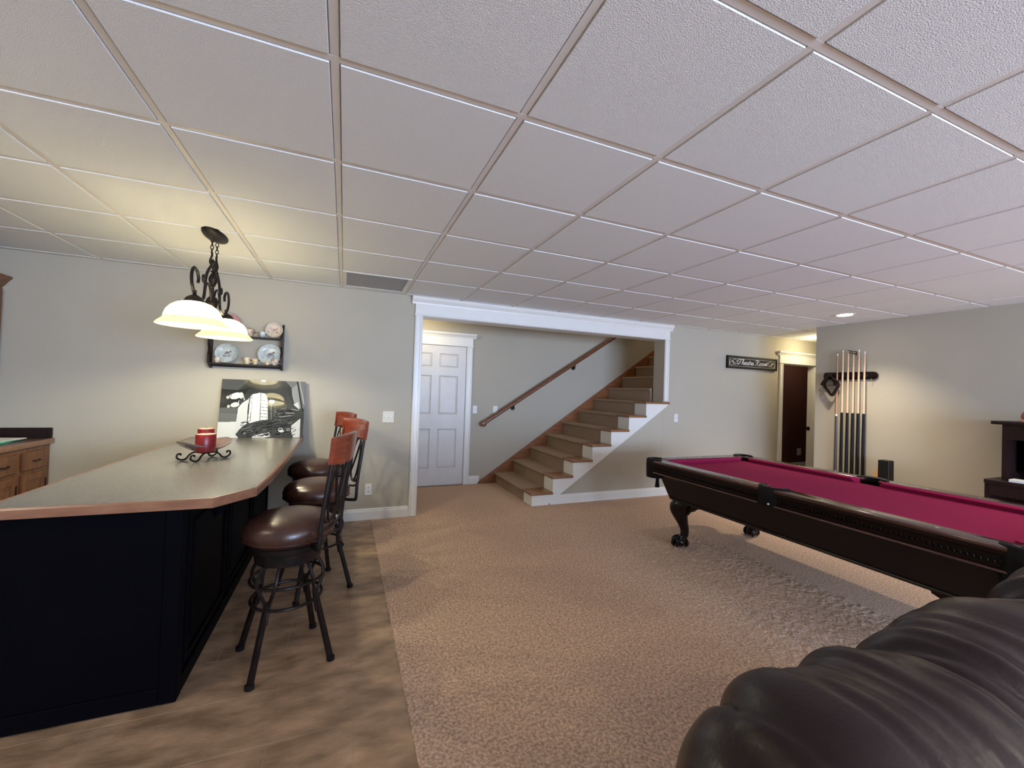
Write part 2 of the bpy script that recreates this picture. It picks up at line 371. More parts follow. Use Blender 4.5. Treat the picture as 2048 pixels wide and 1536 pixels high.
for i in range(len(gxs)-1):
    for j in range(len(gys)-1):
        x0, x1, y0, y1 = gxs[i], gxs[i+1], gys[j], gys[j+1]
        x0 = max(x0, XL); y0 = max(y0, -3.0); y1 = min(y1, YB-0.02)
        if y1-y0 < 0.04 or x1-x0 < 0.05 or x0 >= 8.8: continue
        if x0 > XR and y1 < 3.6: continue
        if abs(x0-GX0) < 0.01 and abs(gys[j]-(GY0+5*G)) < 0.01: VENT = (x0, x1, y0, y1); continue
        key = (round(x1-x0, 3), round(y1-y0, 3))
        if key not in TM:
            me = mesh_from(tile_bm(*key), 'ceiling_tile', False); me.materials.append(MTILE); TM[key] = me
        o = bpy.data.objects.new('ceiling_tile', TM[key]); COL.objects.link(o); o.parent = ce
        o.location = ((x0+x1)/2, (y0+y1)/2, H-0.0036+random.uniform(-0.0004, 0.0004)); WM[o.name] = Matrix.Translation(o.location)
for x in gxs:
    if x < XL: continue
    ya = -3.0 if x < XR else 3.535
    if x > 8.9: continue
    obj('ceiling_tee', B(x-0.012, x+0.012, ya, YB, H+0.0004, H+0.0025), MTEE, ce, smooth=False)
for y in gys:
    if y > YB: continue
    obj('ceiling_tee', B(XL, XR if y < 3.5 else 8.9, y-0.012, y+0.012, H+0.0000, H+0.0024), MTEE, ce, smooth=False)
obj('wall_angle', B(XL, 8.9, YB-0.022, YB, H+0.001, H+0.003), MTEE, ce, smooth=False)
obj('wall_angle', B(XR-0.022, XR, -3.0, 3.535, H+0.001, H+0.003), MTEE, ce, smooth=False)
# return-air vent in the last full bay
x0, x1, y0, y1 = VENT
vt = thing('ceiling_vent', 'grey louvred return-air vent set in the ceiling grid by the back wall', 'vent', ((x0+x1)/2, (y0+y1)/2, H-0.01))
bm = BM(); f = 0.045
box(bm, x0+.013, x1-.013, y0+.013, y0+f, H-.006, H+.01); box(bm, x0+.013, x1-.013, y1-f-.01, y1-.013, H-.006, H+.01)
box(bm, x0+.013, x0+f, y0+f, y1-f-.01, H-.006, H+.01); box(bm, x1-f, x1-.013, y0+f, y1-f-.01, H-.006, H+.01)
obj('vent_frame', bm, MTRIM, vt, smooth=False)
n = 26
sm = None
for k in range(n):
    yy = y0+f+0.008+(y1-y0-2*f-0.036)*k/(n-1)
    bm = B(-(x1-x0)/2+f, (x1-x0)/2-f, -0.011, 0.011, -0.0008, 0.0008, mtx=Matrix.Translation((0, 0, 0)) @ Matrix.Rotation(math.radians(35), 4, 'X'))
    if sm is None:
        sm = obj('vent_slat', bm, MVENT, vt, local=True, smooth=False); sm.location = (0, yy-(y0+y1)/2, 0.012)
    else:
        bm.free(); c = piece(sm, vt); c.location = (0, yy-(y0+y1)/2, 0.012)
obj('vent_backing', B(x0+f, x1-f, y0+f, y1-f-.01, H+.035, H+.04), MVENT, vt, smooth=False)

# ---- casings and trim
def bead_h(bm, x0, x1, y, zs):
    pass
bm = BM()
for (a, b) in ((0.672, 0.755), (4.068, 4.150)):
    zb = 0 if a < 1 else 1.292
    box(bm, a, b, YB-0.020, YB, zb, 2.150, bev=0.003)
    box(bm, a+0.006, a+0.022, YB-0.028, YB-0.019, zb, 2.150, bev=0.003); box(bm, b-0.026, b-0.010, YB-0.026, YB-0.019, zb, 2.150, bev=0.003)
struct('trim_1', bm, MTRIM)
bm = BM()       # entablature over the opening
box(bm, 0.665, 4.157, YB-0.026, YB, 2.140, 2.160, bev=0.004)
box(bm, 0.672, 4.150, YB-0.020, YB, 2.158, 2.275, bev=0.002)
prism(bm, [(YB, 2.262), (YB-0.026, 2.262), (YB-0.030, 2.280), (YB-0.052, 2.310), (YB-0.060, 2.332), (YB-0.060, 2.3395), (YB, 2.3395)], 'x', 0.635, 4.187)
struct('trim_2', bm, MTRIM)
bm = BM()       # opening lining (soffit and jambs)
box(bm, OX0, OX1, YB, YB+WT, OZ-0.008, OZ+0.001)
struct('trim_3', bm, MTRIM)
struct('trim_4', B(0.748, 0.760, YB, YB+WT, 0, OZ, bev=0.002), MTRIM)
def baseboard(name, segs, y=None):
    bm = BM()
    for s in segs:
        if s[0] == 'x':   # along x on wall at y facing -y
            _, a, b, yy = s
            prism(bm, [(yy, 0), (yy-0.016, 0), (yy-0.016, 0.085), (yy-0.011, 0.095), (yy-0.011, 0.103), (yy-0.006, 0.112), (yy, 0.114)], 'x', a, b)
        else:             # along y on wall at x facing -x (d=-1) or +x (d=1)
            _, a, b, xx, d = s
            prism(bm, [(xx, 0), (xx+d*0.016, 0), (xx+d*0.016, 0.085), (xx+d*0.011, 0.095), (xx+d*0.011, 0.103), (xx+d*0.006, 0.112), (xx, 0.114)], 'y', a, b)
    return struct(name, bm, MTRIM)
baseboard('baseboard_back', [('x', -0.60, 0.672, YB), ('x', 2.36, 6.39, YB), ('x', 7.375, 8.9, YB)])
baseboard('baseboard_right', [('y', YF, 3.535, XR, -1)])
baseboard('baseboard_stair', [('x', 1.70, 1.86, 5.74), ('x', -1.4, 0.64, 5.74)])
baseboard('baseboard_theatre', [('x', 6.3, 9.5, 5.52)])

# doors
def casing(name, x0, x1, y, zt, zh, left=True):
    bm = BM(); cw = 0.088
    for (a, b) in ((x0-cw, x0), (x1, x1+cw)):
        box(bm, a, b, y-0.020, y, 0, zt, bev=0.003); box(bm, a+0.008, a+0.02, y-0.026, y-0.019, 0, zt, bev=0.002); box(bm, b-0.02, b-0.008, y-0.026, y-0.019, 0, zt, bev=0.002)
    box(bm, x0-cw-0.012, x1+cw+0.012, y-0.030, y, zt, zt+0.018, bev=0.004)
    box(bm, x0-cw, x1+cw, y-0.020, y, zt+0.018, zh-0.058)
    prism(bm, [(y, zh-0.062), (y-0.024, zh-0.062), (y-0.030, zh-0.045), (y-0.044, zh-0.030), (y-0.050, zh-0.022), (y-0.056, zh-0.018), (y-0.056, zh), (y, zh)], 'x', x0-cw-0.045, x1+cw+0.045)
    return struct(name, bm, MTRIM)
casing('trim_5', 0.725, 1.613, 5.74, 1.972, 2.157)
casing('trim_6', 6.48, 7.285, YB, 1.945, 2.135)
# six-panel door
d1 = bpy.data.objects.new('door_1', None); COL.objects.link(d1); d1.location = (1.17, 5.75, 0); d1['kind'] = 'structure'; WM[d1.name] = Matrix.Translation(d1.location)
DX0, DX1 = 0.735, 1.605; yf = 5.722; px = [(0.845, 1.118), (1.222, 1.495)]; pz = [(0.245, 0.80), (1.0, 1.545), (1.66, 1.855)]
bm = BM()
for (a, b) in ((DX0, px[0][0]), (px[0][1], px[1][0]), (px[1][1], DX1)): box(bm, a, b, yf, yf+0.018, 0.012, 1.965)
zc = [0.012]+[z for p in pz for z in p]+[1.965]
for (a, b) in px:
    for k in range(0, len(zc), 2): box(bm, a, b, yf, yf+0.018, zc[k], zc[k+1])
obj('door_frame', bm, MDOOR, d1, smooth=False)
for (a, b) in px:
    for (c, d) in pz:
        bm = BM(); ins = 0.028
        o4 = [(a, c), (b, c), (b, d), (a, d)]; i4 = [(a+ins, c+ins), (b-ins, c+ins), (b-ins, d-ins), (a+ins, d-ins)]
        g = 0.008
        m4 = [(a+g, c+g), (b-g, c+g), (b-g, d-g), (a+g, d-g)]
        V = [[bm.verts.new((p[0], yy, p[1])) for p in L] for L, yy in ((o4, yf+0.001), (m4, yf+0.013), (i4, yf+0.004))]
        for A, C in zip(V, V[1:]):
            for k in range(4): bm.faces.new((A[k], A[(k+1) % 4], C[(k+1) % 4], C[k]))
        bm.faces.new(V[2])
        obj('door_panel', bm, MDOOR, d1, smooth=False)
bm = BM(); lathe(bm, [(0.026, 0), (0.026, 0.006), (0.010, 0.01), (0.010, 0.035), (0.026, 0.045), (0.027, 0.06), (0.015, 0.07)], (0, 0, 0), 16)
bm.transform(Matrix.Translation((0.80, yf, 0.93)) @ Matrix.Rotation(math.radians(90), 4, 'X'))
obj('door_knob', bm, MSIL, d1)
# theatre-room doorway lining with latch strike
bm = BM(); box(bm, 6.48, 6.492, YB, YB+0.11, 0, 1.945); box(bm, 7.273, 7.285, YB, YB+0.11, 0, 1.945); box(bm, 6.48, 7.285, YB, YB+0.11, 1.935, 1.947)
dl = struct('trim_7', bm, MTRIM)
obj('strike_plate', B(7.266, 7.274, YB+0.055, YB+0.105, 0.865, 0.925, bev=0.002), MCORK, dl)

# ---- staircase
ST = thing('staircase', 'carpeted staircase with oak tread ends and white stepped stringer rising to the right', 'stairs', (2.1, 4.6, 0))
nx0, run, z1, rise = 2.092, 0.2765, 0.155, 0.1875
def X(k): return nx0+run*(k-1)
def Z(k): return z1+rise*(k-1)
ycap0, ycap1 = 4.430, 4.700
for k in range(1, 8):
    xe = X(k)+0.300 if k < 7 else 4.155
    if k < 7: obj('tread_end', B(X(k), xe, ycap0, ycap1, Z(k)-0.028, Z(k), bev=0.009, seg=3), MOAKX, ST)
    else:
        bm = BM(); box(bm, X(k), OX1-0.002, ycap0, ycap1, Z(k)-0.028, Z(k), bev=0.009, seg=3); box(bm, OX1-0.004, 4.160, ycap0, YB-0.0, Z(k)-0.028, Z(k), bev=0.006, seg=2)
        obj('tread_end', bm, MOAKX, ST)
poly = [(X(1)+0.022, 0.0)]
for k in range(1, 8):
    poly.append((X(k)+0.022, Z(k)-0.028)); 
    if k < 7: poly.append((X(k+1)+0.022, Z(k)-0.028))
poly += [(4.150, Z(7)-0.028), (4.150, zst(4.150)), (2.34, 0.012), (2.34, 0.0)]
bm = BM(); prism(bm, poly, 'y', 4.452, YB+0.001)
obj('stringer', bm, MTRIM, ST, smooth=False)
bm = BM()
for k in range(1, 8):   # white riser returns behind the stringer face
    x1_ = OX1-0.001
    box(bm, X(k)+0.0225, min(X(k)+0.35, x1_), YB+0.005, 4.690, 0.0 if k == 1 else Z(k-1)-0.02, Z(k)-0.0285)
obj('riser_return', bm, MTRIM, ST, smooth=False)
for k in range(1, 15):   # carpeted steps with rolled nosings
    xa, xb, zt = X(k), X(k+1)+0.03, Z(k); zb = 0.0 if k == 1 else Z(k-1)-0.03
    pts = [(xb, zb), (xb, zt)]
    for q in range(7):
        a = math.radians(90+30*q); pts.append((xa+0.018+0.018*math.cos(a), zt-0.018+0.018*math.sin(a)))
    pts = pts[:2]+pts[2:]+[(xa+0.022, zt-0.045), (xa+0.022, zb)]
    bm = BM(); prism(bm, pts, 'y', 4.7005, 5.712)
    obj('step', bm, MSTAIRC, ST, ang=50)
xs0 = 1.84
def zsk(x): return SL*(x-xs0)+0.02
bm = BM()
prism(bm, [(xs0, 0.0), (2.5, 0.0), (6.0, Z(14)), (6.0, zsk(6.0)), (xs0, 0.02)], 'y', 5.716, 5.739)
obj('skirt_board', bm, MOAK, ST, smooth=False)
hr = thing('handrail', 'round oak handrail on brackets climbing the stair wall', 'handrail', (1.88, 5.66, 0.88))
p0 = Vector((1.885, 5.655, 0.885)); dv = Vector((1, 0, 0.640))
p1 = p0+dv*3.4
obj('rail', tube(BM(), [p0, p0+dv*1.5, p1], 0.028, 14), MRAILW, hr)
bm = BM(); lathe(bm, [(0.030, -0.02), (0.042, -0.012), (0.044, 0.0), (0.042, 0.012), (0.03, 0.02)], (0, 0, 0), 18); bm.transform(Matrix.Translation((1.882, 5.66, 0.875)) @ Matrix.Rotation(math.radians(90), 4, 'X'))
obj('rail_end', bm, MRAILW, hr)
for xb in (2.345, 3.37, 4.5):
    zb = p0.z+(xb-p0.x)*0.640
    bm = BM(); tube(bm, spline([(xb, 5.655, zb-0.02), (xb, 5.66, zb-0.055), (xb+0.005, 5.70, zb-0.075), (xb+0.01, 5.735, zb-0.075)], 4), 0.008, 8)
    b2 = lathe(bm, [(0.028, 5.715), (0.030, 5.728), (0.032, 5.739)], (xb+0.01, 0, zb-0.075), 14, 'y')
    obj('rail_bracket', bm, MIRON, hr)

# ---- plates and switches
def wallplate(name, label, cat, x, y, z, wd, ht, m, toggles=1, outlet=False):
    t = thing(name, label, cat, (x, y, z-ht/2))
    obj('cover_plate', B(x-wd/2, x+wd/2, y-0.006, y, z-ht/2, z+ht/2, bev=0.002), m, t)
    for k in range(toggles):
        cx = x+(k-(toggles-1)/2)*0.046
        if outlet:
            for s in (-1, 1):
                bm = BM(); lathe(bm, [(0.016, -0.002), (0.016, 0.002)], (cx, y-0.007, z+s*0.02), 14, 'y'); obj('socket', bm, m, t)
                obj('slot', B(cx-0.004, cx+0.004, y-0.0105, y-0.009, z+s*0.02-0.004, z+s*0.02+0.004), MBLACK, t)
        else:
            obj('toggle', B(cx-0.005, cx+0.005, y-0.016, y-0.005, z-0.002, z+0.014, bev=0.002), MSIL if toggles == 2 else m, t)
wallplate('light_switch', 'cream double light switch on the wall left of the cased opening', 'light switch', 0.436, YB, 1.052, 0.116, 0.118, MCREAM, 2)
wallplate('wall_outlet', 'pale wall outlet low on the wall behind the bar stools', 'outlet', 0.266, YB, 0.307, 0.07, 0.114, MWHITE, 1, True)
wallplate('light_switch', 'white single light switch on the wall above the pool table end', 'light switch', 4.307, YB, 1.062, 0.07, 0.114, MWHITE, 1)
wallplate('light_switch', 'small switch beside the white six-panel door casing', 'light switch', 1.765, 5.74, 1.075, 0.065, 0.112, MWHITE, 1)
wallplate('light_switch', 'white switch plate just above the lower end of the handrail', 'light switch', 2.08, 5.74, 1.078, 0.07, 0.112, MWHITE, 1)
wallplate('wall_outlet', 'small white outlet on the dark red wall through the doorway', 'outlet', 8.545, 5.52, 0.325, 0.12, 0.14, MWHITE, 1, True)

# ================================================================== BAR
CT = 0.865
bar = thing('bar_counter', 'long bar peninsula with grey laminate top, wood edge and black panelled base', 'bar', (-0.9, 3.2, 0))
BX0, BX1, BY0 = -1.238, -0.63, 2.175
top = [(-1.262, 2.150), (-0.505, 2.128), (-0.372, 2.300), (-0.352, 2.60), (-0.345, 3.0), (-0.345, 4.465), (-1.245, 4.465), (-1.255, 3.3)]
def inset(poly, d):
    n = len(poly); out = []
    for i in range(n):
        p0_, p, p2 = Vector(poly[i-1]), Vector(poly[i]), Vector(poly[(i+1) % n])
        a = (p-p0_).normalized(); b = (p2-p).normalized(); na = Vector((-a.y, a.x)); nb = Vector((-b.y, b.x))
        t = (na+nb); t = t/ max(t.length_squared, 1e-6)*2
        q = p+t*d*0.5*2/2 if False else p+(na+nb)/(1+na.dot(nb))*d
        out.append((q.x, q.y))
    return out
ti = inset(top, 0.016)
bm = BM(); prism(bm, ti, 'z', CT-0.036, CT)
obj('countertop', bm, MLAM, bar, smooth=False)
bm = BM()
o_, i_ = top, ti; n = len(top)
vo0 = [bm.verts.new((p[0], p[1], CT-0.040)) for p in o_]; vo1 = [bm.verts.new((p[0], p[1], CT-0.006)) for p in o_]
oo = inset(top, 0.006); vo2 = [bm.verts.new((p[0], p[1], CT+0.0008)) for p in oo]
vi = [bm.verts.new((p[0], p[1], CT+0.0008)) for p in i_]; vi0 = [bm.verts.new((p[0], p[1], CT-0.040)) for p in i_]
for A, C in ((vo0, vo1), (vo1, vo2), (vo2, vi), (vi, vi0), (vi0, vo0)):
    for k in range(n): bm.faces.new((A[k], A[(k+1) % n], C[(k+1) % n], C[k]))
obj('counter_edge', bm, MEDGE, bar, smooth=False)
bm = BM(); box(bm, BX0, BX1, BY0, YB-0.003, 0.0, CT-0.0365)
obj('base', bm, MBAR, bar, smooth=False)
# raised panels on the stool side and corner stiles
for (a, b) in ((2.30, 2.90), (3.02, 3.62), (3.74, 4.36)):
    bm = BM(); t_ = 0.012; xx = BX1
    box(bm, xx, xx+t_, a-0.03, a, 0.10, 0.80, bev=0.003); box(bm, xx, xx+t_, b, b+0.03, 0.10, 0.80, bev=0.003)
    box(bm, xx, xx+t_, a, b, 0.77, 0.80, bev=0.003); box(bm, xx, xx+t_, a, b, 0.10, 0.13, bev=0.003)
    box(bm, xx, xx+0.006, a+0.05, b-0.05, 0.18, 0.72, bev=0.005)
    obj('base_panel', bm, MBAR, bar, smooth=False)
bm = BM(); box(bm, BX1-0.05, BX1+0.014, BY0-0.012, BY0+0.05, 0.0, CT-0.0365, bev=0.004); obj('corner_post', bm, MBAR, bar)
bm = BM(); box(bm, BX1, BX1+0.012, BY0+0.05, YB-0.003, 0.0, 0.07, bev=0.003); box(bm, BX0, BX1-0.05, BY0-0.010, BY0, 0.0, 0.07, bev=0.003); obj('toe_moulding', bm, MBAR, bar)
for yy in (2.7, 3.35, 4.05):
    bm = BM(); prism(bm, [(BX1, CT-0.037), (-0.42, CT-0.037), (-0.42, CT-0.06), (-0.50, CT-0.10), (BX1, CT-0.25)], 'y', yy, yy+0.03)
    obj('overhang_bracket', bm, MBAR, bar, smooth=False)

# ---- bar stools (seat faces -x, back towards +x)
def make_stool(loc, rz, label, legrot=0.0):
    t = thing('bar_stool', label, 'bar stool', loc, rz, 'bar stools along the counter')
    bm = BM(); R = 0.205
    lathe(bm, [(0.05, 0.592), (0.150, 0.592), (0.188, 0.600), (R, 0.622), (R+0.004, 0.652), (0.200, 0.682), (0.174, 0.706), (0.12, 0.722), (0.06, 0.729), (0.0, 0.731)], (0, 0, 0), 36)
    seat = obj('seat', bm, MLEATH, t, local=True, ang=180)
    pip = tube(BM(), [((R+0.001)*math.cos(2*PI*k/32), (R+0.001)*math.sin(2*PI*k/32), 0.621) for k in range(32)], 0.004, 6, closed=True)
    obj('piping', pip, MLEATH, seat, local=True)
    bm = BM(); lathe(bm, [(0.165, 0.592), (0.172, 0.585), (0.168, 0.560), (0.155, 0.552), (0.150, 0.50), (0.140, 0.495), (0.0, 0.495)], (0, 0, 0), 28)
    obj('swivel_base', bm, MIRON, t, local=True, ang=40)
    for q in range(4):
        a0 = PI/4+q*PI/2+legrot; bm = BM()
        foot = Vector((0.244*math.cos(a0), 0.244*math.sin(a0), 0.0))
        mid = Vector((0.150*math.cos(a0), 0.150*math.sin(a0), 0.33))
        for s in (-1, 1):
            aa = a0+s*math.radians(17)
            def P(r, z, f=1.0): ang = a0+s*math.radians(17)*f; return (r*math.cos(ang), r*math.sin(ang), z)
            tube(bm, spline([P(0.120, 0.505), P(0.150, 0.47, 1.0), P(0.168, 0.42, 0.95), P(0.160, 0.37, 0.6), P(0.151, 0.32, 0.22), P(0.165, 0.24, 0.14)], 4), 0.0085, 7)
        tube(bm, [(mid.x*0.99, mid.y*0.99, 0.34), tuple(mid.lerp(foot, 0.2)), tuple(foot*0.995+Vector((0, 0, 0.012)))], [0.012, 0.0145, 0.0155], 4, tw=a0)
        leg = obj('leg', bm, MIRON, t, local=True)
        bm = BM(); lathe(bm, [(0.016, 0), (0.020, 0.004), (0.020, 0.020), (0.014, 0.024)], (foot.x, foot.y, 0), 10)
        obj('foot_cap', bm, MBLACK, leg, local=True)
    for (r, z) in ((0.166, 0.405), (0.160, 0.305)):
        obj('foot_ring', tube(BM(), [(r*math.cos(2*PI*k/36), r*math.sin(2*PI*k/36), z) for k in range(36)], 0.0075, 7, closed=True), MIRON, t, local=True)
    # back: two raked posts, scrolled ironwork, curved cherry head rail
    def bx(y, z): return 0.208+(z-0.62)*0.135-0.6*y*y     # back surface
    hw = 0.155
    for s in (-1, 1):
        pts = [(0.15, s*0.10, 0.585), (0.19, s*0.145, 0.585), (0.200, s*hw, 0.600), (bx(hw, 0.72), s*hw, 0.72), (bx(hw, 0.95), s*hw, 0.95), (bx(hw, 1.10), s*hw, 1.10)]
        obj('back_post', tube(BM(), spline(pts, 4), 0.0105, 8), MIRON, t, local=True)
    bm = BM()
    def Q(y, z): return (bx(y, z), y, z)
    ell = [Q(0.075*math.cos(a), 0.845+0.135*math.sin(a)) for a in [2*PI*k/28 for k in range(28)]]
    for off in (-0.062, 0.062):
        tube(bm, [Q(off+0.060*math.cos(a), 0.850+0.150*math.sin(a)) for a in [2*PI*k/28 for k in range(28)]], 0.0065, 6, closed=True)
    for s in (-1, 1):
        tube(bm, spline([Q(s*0.150, 0.74), Q(s*0.09, 0.70), Q(0, 0.745), Q(-s*0.05, 0.85), Q(-s*0.10, 0.98)], 5), 0.0065, 6)
    tube(bm, spline([Q(-0.152, 0.685), Q(-0.07, 0.665), Q(0, 0.66), Q(0.07, 0.665), Q(0.152, 0.685)], 4), 0.007, 6)
    tube(bm, spline([Q(-0.153, 1.0), Q(0, 0.995), Q(0.153, 1.0)], 4), 0.006, 6)
    obj('back_scrollwork', bm, MIRON, t, local=True)
    secs = []
    N = 12
    for k in range(N+1):
        y = -0.172+0.344*k/N; x = 0.268-0.9*y*y; zt = 1.132-0.25*y*y; zb = 0.985+0.35*y*y; th = 0.011
        secs.append([(x-th, y, zb), (x+th, y, zb), (x+th+0.010, y, (zt+zb)/2), (x+th+0.016, y, zt-0.004), (x+th*0.5+0.012, y, zt), (x-th*0.6+0.014, y, zt), (x-th+0.012, y, zt-0.006), (x-th+0.008, y, (zt+zb)/2)])
    obj('head_rail', loft(BM(), secs), MCHERRY, t, 'cherry-stained wooden head rail', local=True, ang=50)
    return t
make_stool((-0.230, 2.365, -0.003), math.radians(-17), 'nearest bar stool, round brown leather seat and iron legs, head rail seen from behind', math.radians(34))
s1 = make_stool((-0.145, 3.10, -0.003), math.radians(25), 'middle bar stool of the three beside the counter, orange-lit cherry head rail in full view')
dup(s1, (-0.205, 3.885, -0.003), math.radians(26), 'farthest bar stool, next to the back wall and the leaning picture')

# ---- candle dish on the counter
cz = CT+0.001
dish = thing('candle_dish', 'curved boat-shaped pinkish dish on black scroll-footed iron stand on bar counter', 'dish', (-0.82, 3.2, cz))
ang = math.radians(50)
Mx = Matrix.Translation((-0.815, 3.19, 0)) @ Matrix.Rotation(ang, 4, 'Z')
NU, NV = 24, 12
def dpt(u, v, dz=0):
    a = u*0.150; wv = 0.115*math.sqrt(max(0, 1-(abs(u)**2.4)))+0.004
    return (a, v*wv, cz+0.050+0.075*abs(u)**2.2+0.030*v*v*(1-abs(u)**3)+dz)
bm = BM(); G1 = [[bm.verts.new(dpt(-1+2*i/NU, -1+2*j/NV)) for j in range(NV+1)] for i in range(NU+1)]
G2 = [[bm.verts.new(dpt(-1+2*i/NU, -1+2*j/NV, 0.004)) for j in range(NV+1)] for i in range(NU+1)]
for i in range(NU):
    for j in range(NV):
        bm.faces.new((G1[i][j], G1[i+1][j], G1[i+1][j+1], G1[i][j+1])); bm.faces.new((G2[i][j], G2[i][j+1], G2[i+1][j+1], G2[i+1][j]))
def stitch(a, b): 
    for k in range(len(a)-1): bm.faces.new((a[k], a[k+1], b[k+1], b[k]))
stitch([G1[i][0] for i in range(NU+1)], [G2[i][0] for i in range(NU+1)]); stitch([G2[i][NV] for i in range(NU+1)], [G1[i][NV] for i in range(NU+1)])
stitch(G2[0], G1[0]); stitch(G1[NU], G2[NU])
bm.transform(Mx); obj('dish_bowl', bm, MBOWL, dish, ang=60)
for s in (-1, 1):
    for q in (-1, 1):
        pts = [(q*0.03, s*0.045, 0.048), (q*0.055, s*0.052, 0.034), (q*0.075, s*0.056, 0.010), (q*0.100, s*0.058, 0.0062), (q*0.125, s*0.060, 0.022), (q*0.122, s*0.060, 0.042), (q*0.105, s*0.060, 0.044), (q*0.104, s*0.060, 0.033)]
        bm = tube(BM(), [Vector(p)+Vector((0, 0, cz)) for p in spline(pts, 5)], 0.0055, 7); bm.transform(Mx)
        obj('scroll_foot', bm, MIRON, dish)
bm = BM()
for s in (-1, 1): tube(bm, [(-0.03, s*0.045, cz+0.048), (0.03, s*0.045, cz+0.048)], 0.0055, 7)
for q in (-1, 1): tube(bm, [(q*0.03, -0.045, cz+0.047), (q*0.03, 0.045, cz+0.047)], 0.0055, 7)
bm.transform(Mx); obj('stand_bar', bm, MIRON, dish)
def candle(x, y, z, r, h, label):
    t = thing('candle', label, 'candle', (x, y, z), 0, 'candles in the dish')
    bm = BM(); lathe(bm, [(r*0.96, 0), (r, 0.004), (r, h-0.004), (r*0.95, h)], (x, y, z), 26); obj('wax', bm, MCANDLE, t)
    bm = BM(); lathe(bm, [(r*0.93, 0), (r*0.90, 0.0012), (r*0.3, 0.0012), (0, 0.0012)], (x, y, z+h), 26); obj('candle_top', bm, MCTOP, t, 'paler pink top of the candle')
    obj('wick', tube(BM(), [(x, y, z+h), (x+0.001, y, z+h+0.010)], 0.0012, 5), MBLACK, t)
candle(-0.792, 3.115, cz+0.0615, 0.054, 0.108, 'larger dark red pillar candle, nearer one in the dish')
candle(-0.838, 3.295, cz+0.0615, 0.046, 0.125, 'smaller dark red pillar candle behind the larger one')

